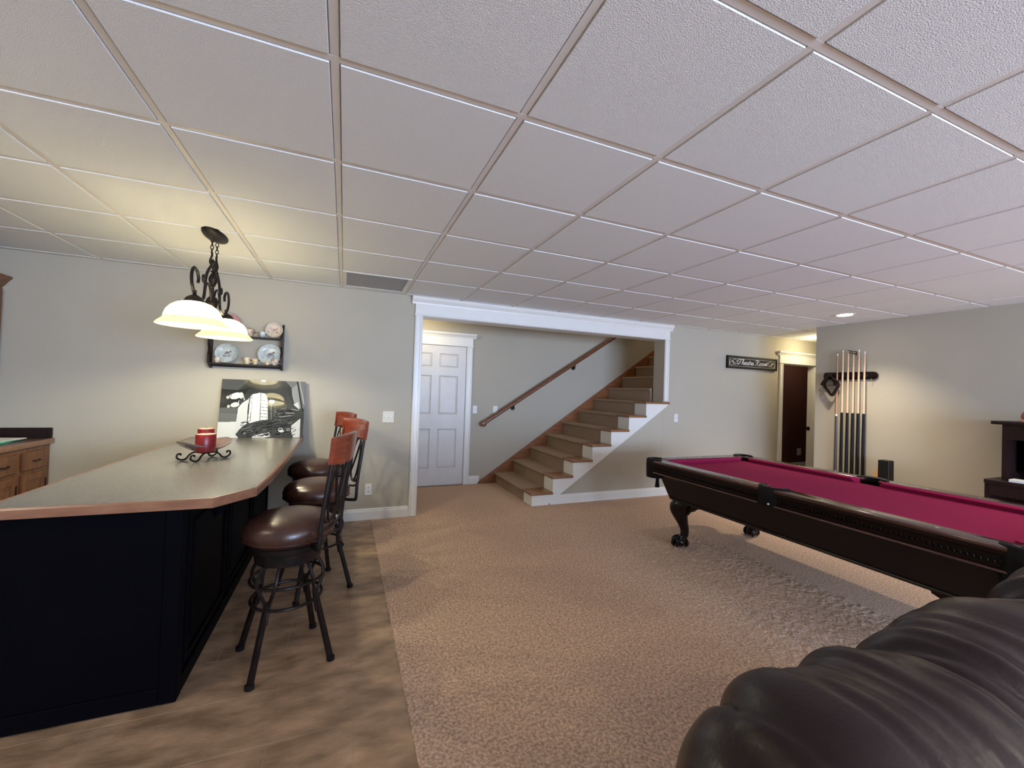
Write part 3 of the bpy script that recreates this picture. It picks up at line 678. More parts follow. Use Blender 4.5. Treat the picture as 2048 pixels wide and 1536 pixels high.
# ---- picture leaning on the wall on the counter: painted in numpy as vertex colour (flat print)
PW, PH = 300, 190
def paint():
    U, V = np.meshgrid((np.arange(PW)+.5)/PW, (np.arange(PH)+.5)/PH)   # v down
    X_ = 470+U*910; Y_ = 612+V*588
    I = np.full(U.shape, 0.035)
    rnd = np.random.RandomState(3)
    def blob(n, a):
        g = rnd.rand(n+2, n+2); yy = V*n; xx = U*n; iy = yy.astype(int); ix = xx.astype(int); fy = yy-iy; fx = xx-ix
        fy = fy*fy*(3-2*fy); fx = fx*fx*(3-2*fx)
        return a*(g[iy, ix]*(1-fy)*(1-fx)+g[iy+1, ix]*fy*(1-fx)+g[iy, ix+1]*(1-fy)*fx+g[iy+1, ix+1]*fy*fx)
    I += blob(6, 0.05)
    def poly(P, c, al=1.0):
        nonlocal I
        P = np.array(P, float); ins = np.zeros(X_.shape, bool); n = len(P)
        for i in range(n):
            (xa, ya), (xb, yb) = P[i-1], P[i]
            if ya == yb: continue
            cnd = ((ya > Y_) != (yb > Y_)) & (X_ < (xb-xa)*(Y_-ya)/(yb-ya)+xa); ins ^= cnd
        I = np.where(ins, I*(1-al)+c*al, I)
    def line(xa, ya, xb, yb, wd, c):
        nonlocal I
        dx, dy = xb-xa, yb-ya; L = dx*dx+dy*dy; t = np.clip(((X_-xa)*dx+(Y_-ya)*dy)/L, 0, 1)
        d = np.hypot(X_-xa-t*dx, Y_-ya-t*dy); I = np.where(d < wd/2, c, I)
    def ell(cx, cy, rx, ry, c, rot=0):
        nonlocal I
        a = math.radians(rot); x = (X_-cx)*math.cos(a)+(Y_-cy)*math.sin(a); y = -(X_-cx)*math.sin(a)+(Y_-cy)*math.cos(a)
        I = np.where((x/rx)**2+(y/ry)**2 < 1, c, I)
    poly([(470, 612), (760, 612), (640, 720), (470, 710)], 0.09)
    poly([(470, 715), (620, 722), (760, 700), (640, 880), (470, 900)], 0.022)
    poly([(455, 905), (650, 900), (650, 1045), (450, 1045)], 0.13); poly([(450, 960), (650, 960), (650, 1045), (450, 1045)], 0.19, 0.6)
    poly([(450, 1042), (655, 1040), (700, 1215), (450, 1215)], 0.74)
    poly([(1150, 612), (1400, 612), (1400, 900), (1330, 900), (1240, 700)], 0.20); poly([(1225, 690), (1290, 640), (1340, 900), (1250, 850)], 0.32)
    line(1285, 612, 1365, 930, 14, 0.02); line(1310, 612, 1385, 880, 8, 0.55); line(1190, 660, 1260, 870, 22, 0.05)
    poly([(1255, 860), (1330, 912), (1310, 830)], 0.66)
    # body panel
    poly([(645, 1165), (660, 900), (700, 850), (760, 810), (765, 1090), (700, 1110)], 0.70)
    poly([(768, 1030), (765, 800), (800, 760), (880, 742), (935, 750), (965, 800), (985, 1018), (880, 1030), (790, 1055)], 0.80)
    line(775, 790, 768, 1050, 9, 0.02); line(800, 765, 797, 1045, 4, 0.05); line(768, 800, 800, 790, 4, 0.03); line(770, 1000, 800, 990, 4, 0.03)
    line(888, 742, 900, 1028, 6, 0.03); 
    for k in range(8): line(888+k*1.2, 790+k*33, 975, 795+k*33, 4, 0.04)
    # two figures lying sideways
    ell(625, 780, 60, 32, 0.74, -15); ell(680, 775, 26, 32, 0.66); line(690, 750, 720, 820, 10, 0.6); ell(545, 797, 16, 15, 0.62); ell(570, 780, 14, 12, 0.4)
    ell(625, 870, 45, 24, 0.72, -10); line(655, 850, 665, 828, 8, 0.6); ell(560, 887, 15, 15, 0.6)
    # machinery
    poly([(760, 1060), (980, 1015), (1080, 1000), (1300, 900), (1370, 960), (1260, 1060), (1275, 1200), (690, 1200), (655, 1165), (700, 1110)], 0.06)
    poly([(980, 860), (1080, 880), (1075, 1010), (990, 1020)], 0.07); line(1010, 870, 1020, 1010, 10, 0.22); line(1050, 880, 1055, 1000, 6, 0.15)
    poly([(830, 1180), (1010, 1145), (1030, 1185), (960, 1200), (830, 1200)], 0.72)
    poly([(1250, 1075), (1345, 1005), (1350, 1200), (1275, 1200), (1250, 1140)], 0.70)
    for k in range(210):
        x = rnd.uniform(700, 1280); y = rnd.uniform(1040, 1190) if x < 1000 else rnd.uniform(900, 1190)
        L = rnd.uniform(10, 70); a = rnd.uniform(-0.6, 0.1); line(x, y, x+L*math.cos(a), y+L*math.sin(a), rnd.uniform(3, 9), rnd.choice([0.01, 0.01, 0.015, 0.02, 0.05, 0.10, 0.2]))
    for (x, y, r) in ((1130, 1120, 42), (1215, 1120, 30), (750, 1155, 20)):
        ell(x, y, r, r*0.8, 0.02); ell(x, y, r*0.72, r*0.55, 0.33); ell(x, y, r*0.35, r*0.28, 0.05)
    for k in range(6): line(1080+k*32, 1010-k*20, 1200+k*24, 930-k*14+60, 6, [0.03, 0.45][k % 2])
    ell(1140, 1135, 30, 12, 0.75)
    return I
pic = thing('wall_picture', 'unframed glossy black-and-white picture leaning against the wall at the end of the bar counter', 'picture', (-0.68, 4.33, CT))
I = paint()*0.82
x0p, x1p = -1.022, -0.348; yb, zb = 4.318, CT+0.002; Lh = 0.532; tl = math.radians(11.5)
def ppt(u, v, off): # v up
    return (x0p+(x1p-x0p)*u, yb+Lh*v*math.sin(tl)-off*math.cos(tl), zb+Lh*v*math.cos(tl)+off*math.sin(tl))
V = np.array([ppt(i/PW, j/PH, 0.0) for j in range(PH+1) for i in range(PW+1)], 'f')
a_ = np.arange(PW*PH); r_ = a_//PW; c_ = a_ % PW; q_ = r_*(PW+1)+c_
F = np.stack([q_, q_+1, q_+PW+2, q_+PW+1], 1)
me = bpy.data.meshes.new('picture_print'); me.vertices.add(len(V)); me.vertices.foreach_set('co', V.ravel())
me.loops.add(len(F)*4); me.loops.foreach_set('vertex_index', F.ravel().astype('i')); me.polygons.add(len(F))
me.polygons.foreach_set('loop_start', np.arange(0, len(F)*4, 4, dtype='i')); me.polygons.foreach_set('loop_total', np.full(len(F), 4, 'i')); me.update(calc_edges=True)
ca = me.color_attributes.new('print', 'FLOAT_COLOR', 'CORNER')
cc = np.ones((len(F)*4, 4), 'f'); img = I[::-1]; vals = img[r_, c_]; tint = np.stack([vals*0.97, vals*1.0, vals*0.99], 1); cc[:, :3] = np.repeat(tint, 4, 0); ca.data.foreach_set('color', cc.ravel())
mp_ = bpy.data.materials.new('glossy_monochrome_print'); mp_.use_nodes = True; nb = mp_.node_tree.nodes['Principled BSDF']; at = mp_.node_tree.nodes.new('ShaderNodeAttribute'); at.attribute_name = 'print'
mp_.node_tree.links.new(at.outputs['Color'], nb.inputs['Base Color']); nb.inputs['Roughness'].default_value = 0.02; nb.inputs['Specular IOR Level'].default_value = 0.4; nb.inputs['Coat Weight'].default_value = 0.0; nb.inputs['Coat Roughness'].default_value = 0.02
me.materials.append(mp_); me.transform(WM[pic.name].inverted())
po = bpy.data.objects.new('picture_print', me); COL.objects.link(po); po.parent = pic
bm = BM(); b0 = [ppt(u, v, -0.001) for u, v in ((0, 0), (1, 0), (1, 1), (0, 1))]; b1 = [ppt(u, v, -0.022) for u, v in ((0, 0.01), (1, 0.01), (1, 1), (0, 1))]
loft(bm, [b0, b1]); obj('backing_board', bm, MBLACK, pic, smooth=False)

# ================================================================== PENDANT
pen = thing('pendant_light', 'two-shade wrought-iron pendant light hanging on chains over the bar counter', 'pendant light', (-0.835, 3.29, 1.69))
PX = -0.835; YC = 3.29
bm = BM(); lathe(bm, [(1.0, 2.3455), (1.0, 2.338), (0.90, 2.328), (0.55, 2.318), (0.18, 2.312), (0, 2.311)], (PX, YC, 0), 32, 'z', 0.066, 0.165)
obj('ceiling_canopy', bm, MIRON, pen, ang=50)
def link(bm, c, h, wd, rot):
    pts = []
    for k in range(14):
        a = 2*PI*k/14; yy = wd*math.sin(a); zz = h*math.cos(a)
        pts.append((c[0]+yy*math.sin(rot), c[1]+yy*math.cos(rot), c[2]+zz))
    tube(bm, pts, 0.0026, 5, closed=True)
for s in (-1, 1):
    yc = YC+s*0.055; bm = BM()
    for k in range(4): link(bm, (PX, yc, 2.292-k*0.024), 0.0155, 0.0085, 0 if k % 2 else PI/2)
    obj('chain', bm, MIRON, pen)
    bm = BM(); tube(bm, spline([(PX, yc, 2.215), (PX, yc-s*0.006, 2.19), (PX, yc+s*0.026, 2.155), (PX, yc+s*0.026, 2.135), (PX, yc-s*0.002, 2.135), (PX, yc-s*0.030, 2.17), (PX, yc-s*0.05, 2.12)], 4), [0.0065]*25, 6)
    obj('chain_hook', bm, MIRON, pen)
bm = BM(); lathe(bm, [(0.008, 2.17), (0.012, 2.16), (0.012, 2.12), (0.008, 2.105), (0.020, 2.098), (0.010, 2.09), (0.018, 2.075), (0.027, 2.05), (0.025, 2.03), (0.014, 2.008), (0.016, 2.002), (0.008, 1.995), (0.007, 1.93), (0.024, 1.925), (0.034, 1.905), (0.040, 1.885), (0.030, 1.872), (0.024, 1.845), (0.012, 1.835), (0, 1.83)], (PX, YC, 0), 16)
obj('centre_column', bm, MIRON, pen)
for s in (-1, 1):
    def SP(d, z): return (PX, YC+s*d, z)
    bm = BM()
    tube(bm, spline([SP(0.0, 2.165), SP(0.045, 2.13), SP(0.115, 2.075), SP(0.155, 2.02), SP(0.165, 1.955), SP(0.185, 1.885), SP(0.255, 1.856), SP(0.335, 1.872), SP(0.395, 1.925), SP(0.408, 1.985), SP(0.375, 2.028), SP(0.320, 2.020), SP(0.290, 1.985), SP(0.298, 1.955)], 5), 0.0085, 7)
    tube(bm, spline([SP(0.165, 1.92), SP(0.145, 1.975), SP(0.105, 1.995), SP(0.060, 1.975), SP(0.035, 1.93), SP(0.03, 1.90)], 5), 0.007, 7)
    obj('scroll_arm', bm, MIRON, pen)
    bm = BM(); tube(bm, spline([SP(0.160, 2.01), SP(0.180, 2.025), SP(0.205, 2.02), SP(0.205, 1.995), SP(0.185, 1.985)], 4), 0.008, 7); obj('scroll_curl', bm, MIRON, pen)
    ys = YC+s*0.345
    bm = BM(); lathe(bm, [(0.009, 1.90), (0.009, 1.875), (0.022, 1.868), (0.040, 1.855), (0.050, 1.838), (0.052, 1.826), (0.030, 1.822), (0.024, 1.80), (0.016, 1.775), (0.0, 1.773)], (PX, ys, 0), 20); obj('lamp_holder', bm, MIRON, pen)
    prof = [(0.032, 1.832), (0.055, 1.829), (0.085, 1.818), (0.112, 1.798), (0.130, 1.772), (0.138, 1.748), (0.141, 1.730), (0.147, 1.722), (0.162, 1.708), (0.172, 1.698), (0.177, 1.690)]
    def shell(pr):
        bm = BM(); seg = 40; rings = [[bm.verts.new((PX+r*math.cos(2*PI*k/seg), ys+r*math.sin(2*PI*k/seg), z)) for k in range(seg)] for r, z in pr+[(r-0.004, z-0.002) for r, z in pr[::-1]]]
        for A, C in zip(rings, rings[1:]+rings[:1]):
            for k in range(seg): bm.faces.new((A[k], A[(k+1) % seg], C[(k+1) % seg], C[k]))
        return bm
    sh = obj('glass_shade', shell(prof[:7]), MSHADE, pen, 'frosted white glass bell shade, lit', ang=50)
    obj('shade_rim', shell(prof[6:]), MSHRIM, sh, 'flared pale yellow rim of the shade', ang=50)
    bm = tube(BM(), [(PX+0.1435*math.cos(2*PI*k/40), ys+0.1435*math.sin(2*PI*k/40), 1.727) for k in range(40)], 0.0022, 5, closed=True); obj('shade_band', bm, MTAN, sh)
    bm = BM(); sphere(bm, (PX, ys, 1.768), 0.016, (1, 1, 1.2)); obj('bulb', bm, MBULB, pen, 'glowing bulb')
    point('bulb_lamp', (PX, ys, 1.738), 19, BULB, 0.024)

# ---- downlights
def downlight(x, y, label, vis=True):
    t = thing('recessed_light', label, 'ceiling light', (x, y, H-0.012))
    bm = BM(); seg = 28; rings = [[bm.verts.new((x+r*math.cos(2*PI*k/seg), y+r*math.sin(2*PI*k/seg), z)) for k in range(seg)] for r, z in ((0.095, H-0.004), (0.093, H-0.009), (0.075, H-0.010), (0.072, H-0.006))]
    for A, C in zip(rings, rings[1:]):
        for k in range(seg): bm.faces.new((A[k], A[(k+1) % seg], C[(k+1) % seg], C[k]))
    obj('trim_ring', bm, MTRIM, t)
    bm = BM(); lathe(bm, [(0.073, H-0.0075), (0.06, H-0.010), (0.0, H-0.011)], (x, y, 0), 28); obj('lens', bm, MLED, t, 'glowing lens')
downlight(5.15, 2.86, 'round glowing recessed ceiling light near the cue rack wall')

# ================================================================== WALL SHELF WITH CHINA
sh = thing('wall_shelf', 'dark two-tier wooden display shelf on the wall above the leaning picture', 'shelf', (-0.84, 4.41, 1.49))
YS0, YS1 = 4.355, 4.468
prof = [(YS1, 1.485), (YS1-0.025, 1.487), (YS1-0.05, 1.50), (YS0+0.02, 1.525), (YS0, 1.535), (YS0+0.004, 1.60), (YS0+0.03, 1.65), (YS0+0.008, 1.70), (YS0, 1.78), (YS0+0.006, 1.80), (YS0+0.05, 1.84), (YS1-0.03, 1.90), (YS1, 1.925)]
for x in (-1.128, -0.565):
    bm = BM(); prism(bm, prof, 'x', x, x+0.016); obj('side_panel', bm, MDARKW, sh, smooth=False)
for z in (1.530, 1.783): obj('shelf_board', B(-1.112, -0.565, YS0+0.004, YS1, z-0.014, z, bev=0.003), MDARKW, sh)
obj('back_rail', B(-1.112, -0.565, YS1-0.012, YS1, 1.50, 1.516), MDARKW, sh)
def plate(x, z0, r, m, label, lean=12, motif=True):
    t = thing('decorative_plate', label, 'plate', (x, YS1-0.05, z0))
    bm = BM(); lathe(bm, [(0, 0.006), (r*0.62, 0.006), (r*0.70, 0.010), (r*0.97, 0.020), (r, 0.023), (r*0.98, 0.019), (r*0.68, 0.005), (r*0.6, 0.0), (0, 0)], (0, 0, 0), 30)
    Mt = Matrix.Translation((x, YS1-0.028-r*math.sin(math.radians(lean)), z0+r*math.cos(math.radians(lean))+0.002)) @ Matrix.Rotation(math.radians(90-lean), 4, 'X')
    bm.transform(Mt); obj('plate_body', bm, m, t)
    if motif:
        bm = BM(); rr = random.Random(int(x*100))
        tube(bm, [(-0.3*r, -0.25*r, 0.0085), (0.0, 0.0, 0.0085), (0.35*r, 0.3*r, 0.0085)], 0.0018, 4)
        sphere(bm, (0.08*r, 0.05*r, 0.007), 0.17*r, (1.3, 0.6, 0.12), 10, 6); sphere(bm, (0.3*r, 0.22*r, 0.007), 0.1*r, (1, 1, 0.2), 8, 5)
        for _ in range(5): sphere(bm, (rr.uniform(-.4, .4)*r, rr.uniform(-.4, .2)*r, 0.007), 0.09*r, (1.4, 0.7, 0.15), 8, 5)
        bm.transform(Mt); obj('bird_motif', bm, MPRINT if m is not MPLATEP else MPLATER, t)
    return t
plate(-0.995, 1.531, 0.088, MPLATEB, 'pale blue-grey plate at the left of the lower shelf')
plate(-0.655, 1.531, 0.098, MPLATEB, 'pale plate with a bird painting, right side of the lower shelf')
plate(-0.628, 1.784, 0.074, MPLATEP, 'cream scalloped floral plate standing at the right of the top shelf')
plate(-0.985, 1.784, 0.098, MPLATER, 'pinkish plate on the top shelf half hidden behind the pendant shades', motif=False)
def cup(x, y, z, r, h, m, label, spout=False, cat='teacup', lid=False):
    r *= 1.18; h *= 1.18
    t = thing('teapot' if spout else 'teacup', label, cat, (x, y, z))
    bm = BM(); lathe(bm, [(r*0.5, 0), (r*0.55, h*0.06), (r*0.8, h*0.25), (r, h*0.6), (r*0.95, h*0.85), (r*1.0, h), (r*0.92, h), (r*0.86, h*0.82), (0, h*0.78)], (x, y, z), 20); obj('cup_body', bm, m, t)
    obj('cup_handle', tube(BM(), spline([(x+r*0.85, y, z+h*0.8), (x+r*1.5, y, z+h*0.75), (x+r*1.45, y, z+h*0.4), (x+r*0.85, y, z+h*0.3)], 4), r*0.10, 6), m, t)
    if spout:
        obj('spout', tube(BM(), spline([(x-r*0.8, y, z+h*0.35), (x-r*1.3, y, z+h*0.55), (x-r*1.5, y, z+h*0.95)], 4), [r*0.22]*5+[r*0.14]*4, 7), m, t)
        bm = BM(); lathe(bm, [(r*0.9, h), (r*0.7, h*1.12), (r*0.2, h*1.2), (r*0.15, h*1.25), (r*0.2, h*1.32), (0, h*1.36)], (x, y, z), 18); obj('lid', bm, m, t)
cup(-0.832, 4.40, 1.531, 0.026, 0.052, MGOLD, 'left one of two small gilt cups in the middle of the lower shelf')
cup(-0.768, 4.40, 1.531, 0.022, 0.046, MGOLD, 'right one of two small gilt cups in the middle of the lower shelf')
cup(-1.055, 4.385, 1.531, 0.023, 0.042, MPLATEP, 'small pinkish cup in front of the left plate')
cup(-0.607, 4.383, 1.531, 0.027, 0.050, MPLATEP, 'floral teacup at the right end of the lower shelf')
cup(-0.668, 4.38, 1.531, 0.018, 0.030, MGOLD, 'tiny gilt cup before the bird plate')
cup(-0.825, 4.41, 1.784, 0.036, 0.056, MTAN, 'tan floral teapot in the middle of the top shelf', True, 'teapot')
cup(-0.718, 4.40, 1.784, 0.024, 0.044, MPLATEB, 'small pale jug beside the teapot on the top shelf')

# ================================================================== KITCHENETTE AT FAR LEFT
kb = thing('base_cabinet', 'low brown wooden cabinets along the left wall with drawers above doors', 'cabinet', (-2.47, 3.6, 0))
FX = -2.175
obj('cabinet_body', B(XL+0.005, FX, 2.7, YB-0.002, 0.09, 0.828), MCAB, kb, smooth=False)
obj('toe_kick', B(XL+0.005, FX-0.06, 2.7, YB-0.002, 0.0, 0.09), MBLACK, kb, smooth=False)
for (a, b) in ((4.145, 4.405), (3.82, 4.09), (3.5, 3.77), (3.18, 3.45), (2.86, 3.13)):
    dr = obj('drawer', B(FX, FX+0.018, a, b, 0.655, 0.79, bev=0.005), MCAB, kb)
    obj('drawer_pull', tube(BM(), spline([(FX+0.018, (a+b)/2-0.035, 0.722), (FX+0.035, (a+b)/2-0.025, 0.720), (FX+0.035, (a+b)/2+0.025, 0.720), (FX+0.018, (a+b)/2+0.035, 0.722)], 4), 0.004, 6), MIRON, dr)
    bm = BM(); box(bm, FX, FX+0.018, a, a+0.045, 0.12, 0.625, bev=0.003); box(bm, FX, FX+0.018, b-0.045, b, 0.12, 0.625, bev=0.003)
    box(bm, FX, FX+0.018, a+0.045, b-0.045, 0.12, 0.17, bev=0.003); box(bm, FX, FX+0.018, a+0.045, b-0.045, 0.575, 0.625, bev=0.003); box(bm, FX, FX+0.012, a+0.045, b-0.045, 0.17, 0.575)
    box(bm, FX+0.01, FX+0.016, a+0.065, b-0.065, 0.19, 0.555, bev=0.005)
    dd = obj('cabinet_door', bm, MCAB, kb, smooth=False)
    obj('door_pull', tube(BM(), [(FX+0.03, b-0.03, 0.50), (FX+0.03, b-0.03, 0.57)], 0.004, 6), MIRON, dd)
kt = thing('kitchen_worktop', 'brown laminate worktop with wooden front edge and low backsplash on the left cabinets', 'worktop', (-2.47, 3.6, 0.83))
obj('worktop_slab', B(XL+0.005, -2.165, 2.7, YB-0.002, 0.8285, 0.866, bev=0.002), MLAMB, kt)
obj('worktop_edge', B(-2.165, -2.145, 2.7, YB-0.002, 0.826, 0.868, bev=0.007, seg=3), MEDGE, kt)
obj('backsplash', B(XL+0.005, -2.16, YB-0.022, YB-0.002, 0.868, 0.950, bev=0.002), MDARKW, kt)
obj('backsplash', B(XL+0.003, XL+0.022, 2.7, YB-0.024, 0.868, 0.950, bev=0.002), MDARKW, kt)
def sheet(name, label, cat, cx, cy, z, wx, wy, th, rot, m):
    o = obj(name, B(-wx/2, wx/2, -wy/2, wy/2, 0, th, bev=0.0006), m); o.location = (cx, cy, z); o.rotation_euler = (0, 0, rot); tag(o, label, cat); return o
sheet('folder', 'green folder lying on the left worktop', 'folder', -2.42, 4.10, 0.8685, 0.34, 0.46, 0.012, 0.12, MGREEN)
sheet('magazine', 'white leaflet lying on the green folder', 'leaflet', -2.36, 4.18, 0.881, 0.22, 0.30, 0.006, -0.1, MPAPER)
sheet('booklet', 'dark grey booklet on top of the leaflets', 'booklet', -2.46, 4.22, 0.8875, 0.15, 0.21, 0.006, 0.35, MVENT)
kw = thing('wall_cabinet', 'brown wooden upper wall cabinet with crown moulding at the far left', 'cabinet', (-2.66, 3.4, 1.25))
obj('cabinet_body', B(XL+0.004, -2.495, 2.7, YB-0.002, 1.262, 2.06), MCAB, kw, smooth=False)
bm = BM(); prism(bm, [(XL+0.004, 2.05), (-2.49, 2.05), (-2.475, 2.07), (-2.455, 2.10), (-2.44, 2.115), (-2.44, 2.13), (XL+0.004, 2.13)], 'y', 2.7, YB-0.002); obj('crown_moulding', bm, MCAB, kw, smooth=False)
for (a, b) in ((3.99, 4.44), (3.52, 3.97), (3.05, 3.50)):
    bm = BM(); box(bm, -2.495, -2.477, a, a+0.05, 1.28, 2.03, bev=0.003); box(bm, -2.495, -2.477, b-0.05, b, 1.28, 2.03, bev=0.003)
    box(bm, -2.495, -2.477, a+0.05, b-0.05, 1.28, 1.34); box(bm, -2.495, -2.477, a+0.05, b-0.05, 1.97, 2.03); box(bm, -2.495, -2.485, a+0.05, b-0.05, 1.34, 1.97)
    obj('cabinet_door', bm, MCAB, kw, smooth=False)
# dark tipped greenery on the cabinet top
vs = thing('trailing_plant', 'dark leafy decoration on top of the upper left cabinet', 'plant', (-2.60, 4.1, 2.131))
bm = BM()
for k in range(16):
    a = random.uniform(0, 2*PI); L = random.uniform(0.08, 0.17); c = Vector((-2.60, 4.12, 2.131)); tip = c+Vector((math.cos(a)*L, math.sin(a)*L*1.3, random.uniform(0.03, 0.12))); mid = (c+tip)/2+Vector((0, 0, 0.03))
    nrm = Vector((-math.sin(a), math.cos(a), 0))*0.012
    v = [bm.verts.new(p) for p in (c, mid-nrm, tip, mid+nrm)]; bm.faces.new(v)
MLEAF = mat('dark_leaf', (0.03, 0.05, 0.03), 0.6); obj('leaves', bm, MLEAF, vs, smooth=False)['kind'] = 'stuff'
bm = BM(); lathe(bm, [(0.03, 0), (0.045, 0.02), (0.04, 0.05), (0.035, 0.05), (0, 0.045)], (-2.60, 4.12, 2.131), 14); obj('pot', bm, MDARKW, vs)

# ================================================================== THEATRE SIGN
sg = thing('wall_sign', 'black framed sign reading Theatre Room in white script on the far wall', 'sign', (5.775, 4.46, 1.81))
X0, X1, ZA, ZB = 5.235, 6.312, 1.812, 2.002; yf = YB-0.035
obj('sign_board', B(X0+0.02, X1-0.02, yf+0.010, YB-0.002, ZA+0.02, ZB-0.02), mat('sign_brown_black', (0.022, 0.014, 0.011), 0.6, spec=0.2), sg, smooth=False)
bm = BM(); fw = 0.026
box(bm, X0, X1, yf, YB-0.002, ZA, ZA+fw, bev=0.003); box(bm, X0, X1, yf, YB-0.002, ZB-fw, ZB, bev=0.003); box(bm, X0, X0+fw, yf, YB-0.002, ZA+fw, ZB-fw, bev=0.003); box(bm, X1-fw, X1, yf, YB-0.002, ZA+fw, ZB-fw, bev=0.003)
obj('sign_frame', bm, MBLACK, sg)
bm = BM(); a, b, c, d = X0+0.040, X1-0.040, ZA+0.036, ZB-0.036; t_ = 0.0035
for q in ((a, b, c, c+t_), (a, b, d-t_, d), (a, a+t_, c, d), (b-t_, b, c, d)): box(bm, q[0], q[1], yf+0.008, yf+0.0105, q[2], q[3])
obj('sign_border', bm, MLETTER, sg, smooth=False)
# script letters: strokes in a 1-unit x-height system, (x,y) before slant
LET = {
 'T': [[(-.55, 1.55), (-.35, 1.95), (.2, 1.9), (.8, 2.0), (1.25, 2.1)], [(.55, 1.95), (.45, 1.0), (.25, .25), (-.15, .0), (-.4, .25), (-.25, .5)]],
 'h': [[(0, 0), (.3, 1.1), (.55, 1.9), (.35, 2.0), (.15, 1.2), (.05, 0)], [(.05, .0), (.2, .7), (.45, 1.0), (.6, .75), (.5, .2), (.65, .0), (.85, .25)]],
 'e': [[(0, .35), (.4, .6), (.45, .95), (.2, .98), (.05, .5), (.15, .05), (.4, .0), (.7, .3)]],
 'a': [[(.55, .9), (.25, 1.0), (.0, .5), (.1, .05), (.35, .1), (.55, .9), (.5, .2), (.6, .0), (.85, .3)]],
 't': [[(.0, .3), (.3, 1.2), (.38, 1.6)], [(.3, 1.3), (.15, .3), (.3, .0), (.6, .3)], [(.02, 1.05), (.55, 1.1)]],
 'r': [[(.0, .3), (.2, .9), (.22, 1.1), (.45, .95), (.35, .3), (.45, .0), (.7, .3)]],
 'R': [[(.35, 1.8), (.25, .9), (.05, .1), (-.3, .05)], [(-.25, 1.5), (-.1, 1.95), (.5, 2.05), (.95, 1.75), (.8, 1.25), (.3, 1.05), (.6, .6), (.85, .1), (1.2, .05), (1.35, .3)]],
 'o': [[(.35, 1.0), (.05, .75), (.05, .2), (.3, .0), (.55, .35), (.5, .85), (.3, 1.0), (.75, .85)]],
 'm': [[(0, 0), (.15, .95)], [(.05, .3), (.3, 1.0), (.4, .7), (.35, .0)], [(.35, .3), (.6, 1.0), (.72, .7), (.65, .0)], [(.65, .3), (.9, 1.0), (1.02, .7), (1.0, .1), (1.25, .2)]],
}
ADV = {'T': 1.0, 'h': .85, 'e': .68, 'a': .82, 't': .6, 'r': .68, 'R': 1.35, 'o': .78, 'm': 1.2, ' ': .75}
word = 'Theatre Room'; xh = 0.037; xw = 0.060; wdt = sum(ADV[c] for c in word); x = 5.775-wdt*xw/2
zb_ = ZA+0.072
for ch in word:
    if ch != ' ':
        bm = BM()
        for st in LET[ch]:
            P = spline([(x+(p[0]+0.16*p[1])*xw, yf+0.0085, zb_+p[1]*xh*1.02-0.006) for p in st], 4)
            tube(bm, P, [0.0034+0.0026*abs(math.sin(k*0.55)) for k in range(len(P))], 5)
        obj('letter', bm, MLETTER, sg)
    x += ADV[ch]*xw
for s in (-1, 1):
    bm = BM(); cx = 5.775+s*0.405
    def FP(u, v): return (cx+s*u, yf+0.0085, (ZA+ZB)/2+v)
    for L in ([(-.13, -.01), (-.09, .03), (-.05, .0), (-.02, -.02), (.03, .0), (.06, .03), (.09, .02), (.085, .0), (.06, .0)], [(-.10, -.015), (-.05, .035), (.0, .04), (.02, .015), (-.01, .005)], [(-.02, -.02), (.03, -.04), (.08, -.035), (.09, -.015), (.06, -.015)], [(-.08, -.02), (-.03, -.035), (.0, -.01), (.04, .02)]):
        tube(bm, spline([FP(*p) for p in L], 4), 0.0030, 5)
    obj('flourish', bm, MLETTER, sg)

# ================================================================== CUE RACK
rk = thing('cue_rack', 'dark wooden wall-mounted cue rack bar with rounded ends', 'cue rack', (XR-0.02, 3.13, 1.49))
zc_, ra = 1.690, 0.046
poly = []
for k in range(9): a = -PI/2+PI*k/8; poly.append((2.875-ra*math.cos(a)*1.0, zc_+ra*math.sin(a)))
poly2 = [(3.395+0.03*math.cos(-PI/2+PI*k/8), zc_+ra*math.sin(-PI/2+PI*k/8)) for k in range(9)]
outl = [(2.835+ra-ra*math.sin(PI*k/8), zc_+ra*math.cos(PI*k/8)) for k in range(9)]
outl = outl+[(3.40+0.022*math.sin(PI*k/8), zc_-ra*math.cos(PI*k/8)) for k in range(9)]
bm = BM(); prism(bm, outl, 'x', XR-0.024, XR-0.001, bev=0.004); obj('rack_bar', bm, MPOOL, rk)
cueY = [3.247, 3.186, 3.127, 3.070, 3.013, 2.955]
for y in cueY:
    bm = BM(); box(bm, XR-0.046, XR-0.0325, y-0.022, y-0.012, 1.672, 1.708, bev=0.002); box(bm, XR-0.046, XR-0.0325, y+0.012, y+0.022, 1.672, 1.708, bev=0.002); box(bm, XR-0.033, XR-0.0235, y-0.022, y+0.022, 1.672, 1.708, bev=0.002); obj('cue_clip', bm, MIRON, rk)
obj('rack_base', B(XR-0.055, XR-0.001, 2.86, 3.36, 0.455, 0.487, bev=0.004), MPOOL, rk)
obj('hook', tube(BM(), spline([(XR-0.024, 2.89, 1.655), (XR-0.04, 2.89, 1.645), (XR-0.045, 2.89, 1.63), (XR-0.04, 2.89, 1.62)], 4), 0.003, 6), MSIL, rk)
ctop = [1.945, 1.985, 1.985, 1.975, 1.978, 1.955]
names = ['leftmost pool cue in the wall rack, brown shaft with white joint and grey butt', 'second pool cue from the left, pale shaft and black butt', 'third pool cue from the left, pale with black butt', 'fourth pool cue from the left, with a dark bridge head on top', 'fifth pool cue from the left in the wall rack, pale shaft, black butt', 'rightmost pool cue in the wall rack, pale shaft, black butt']
xq = XR-0.048
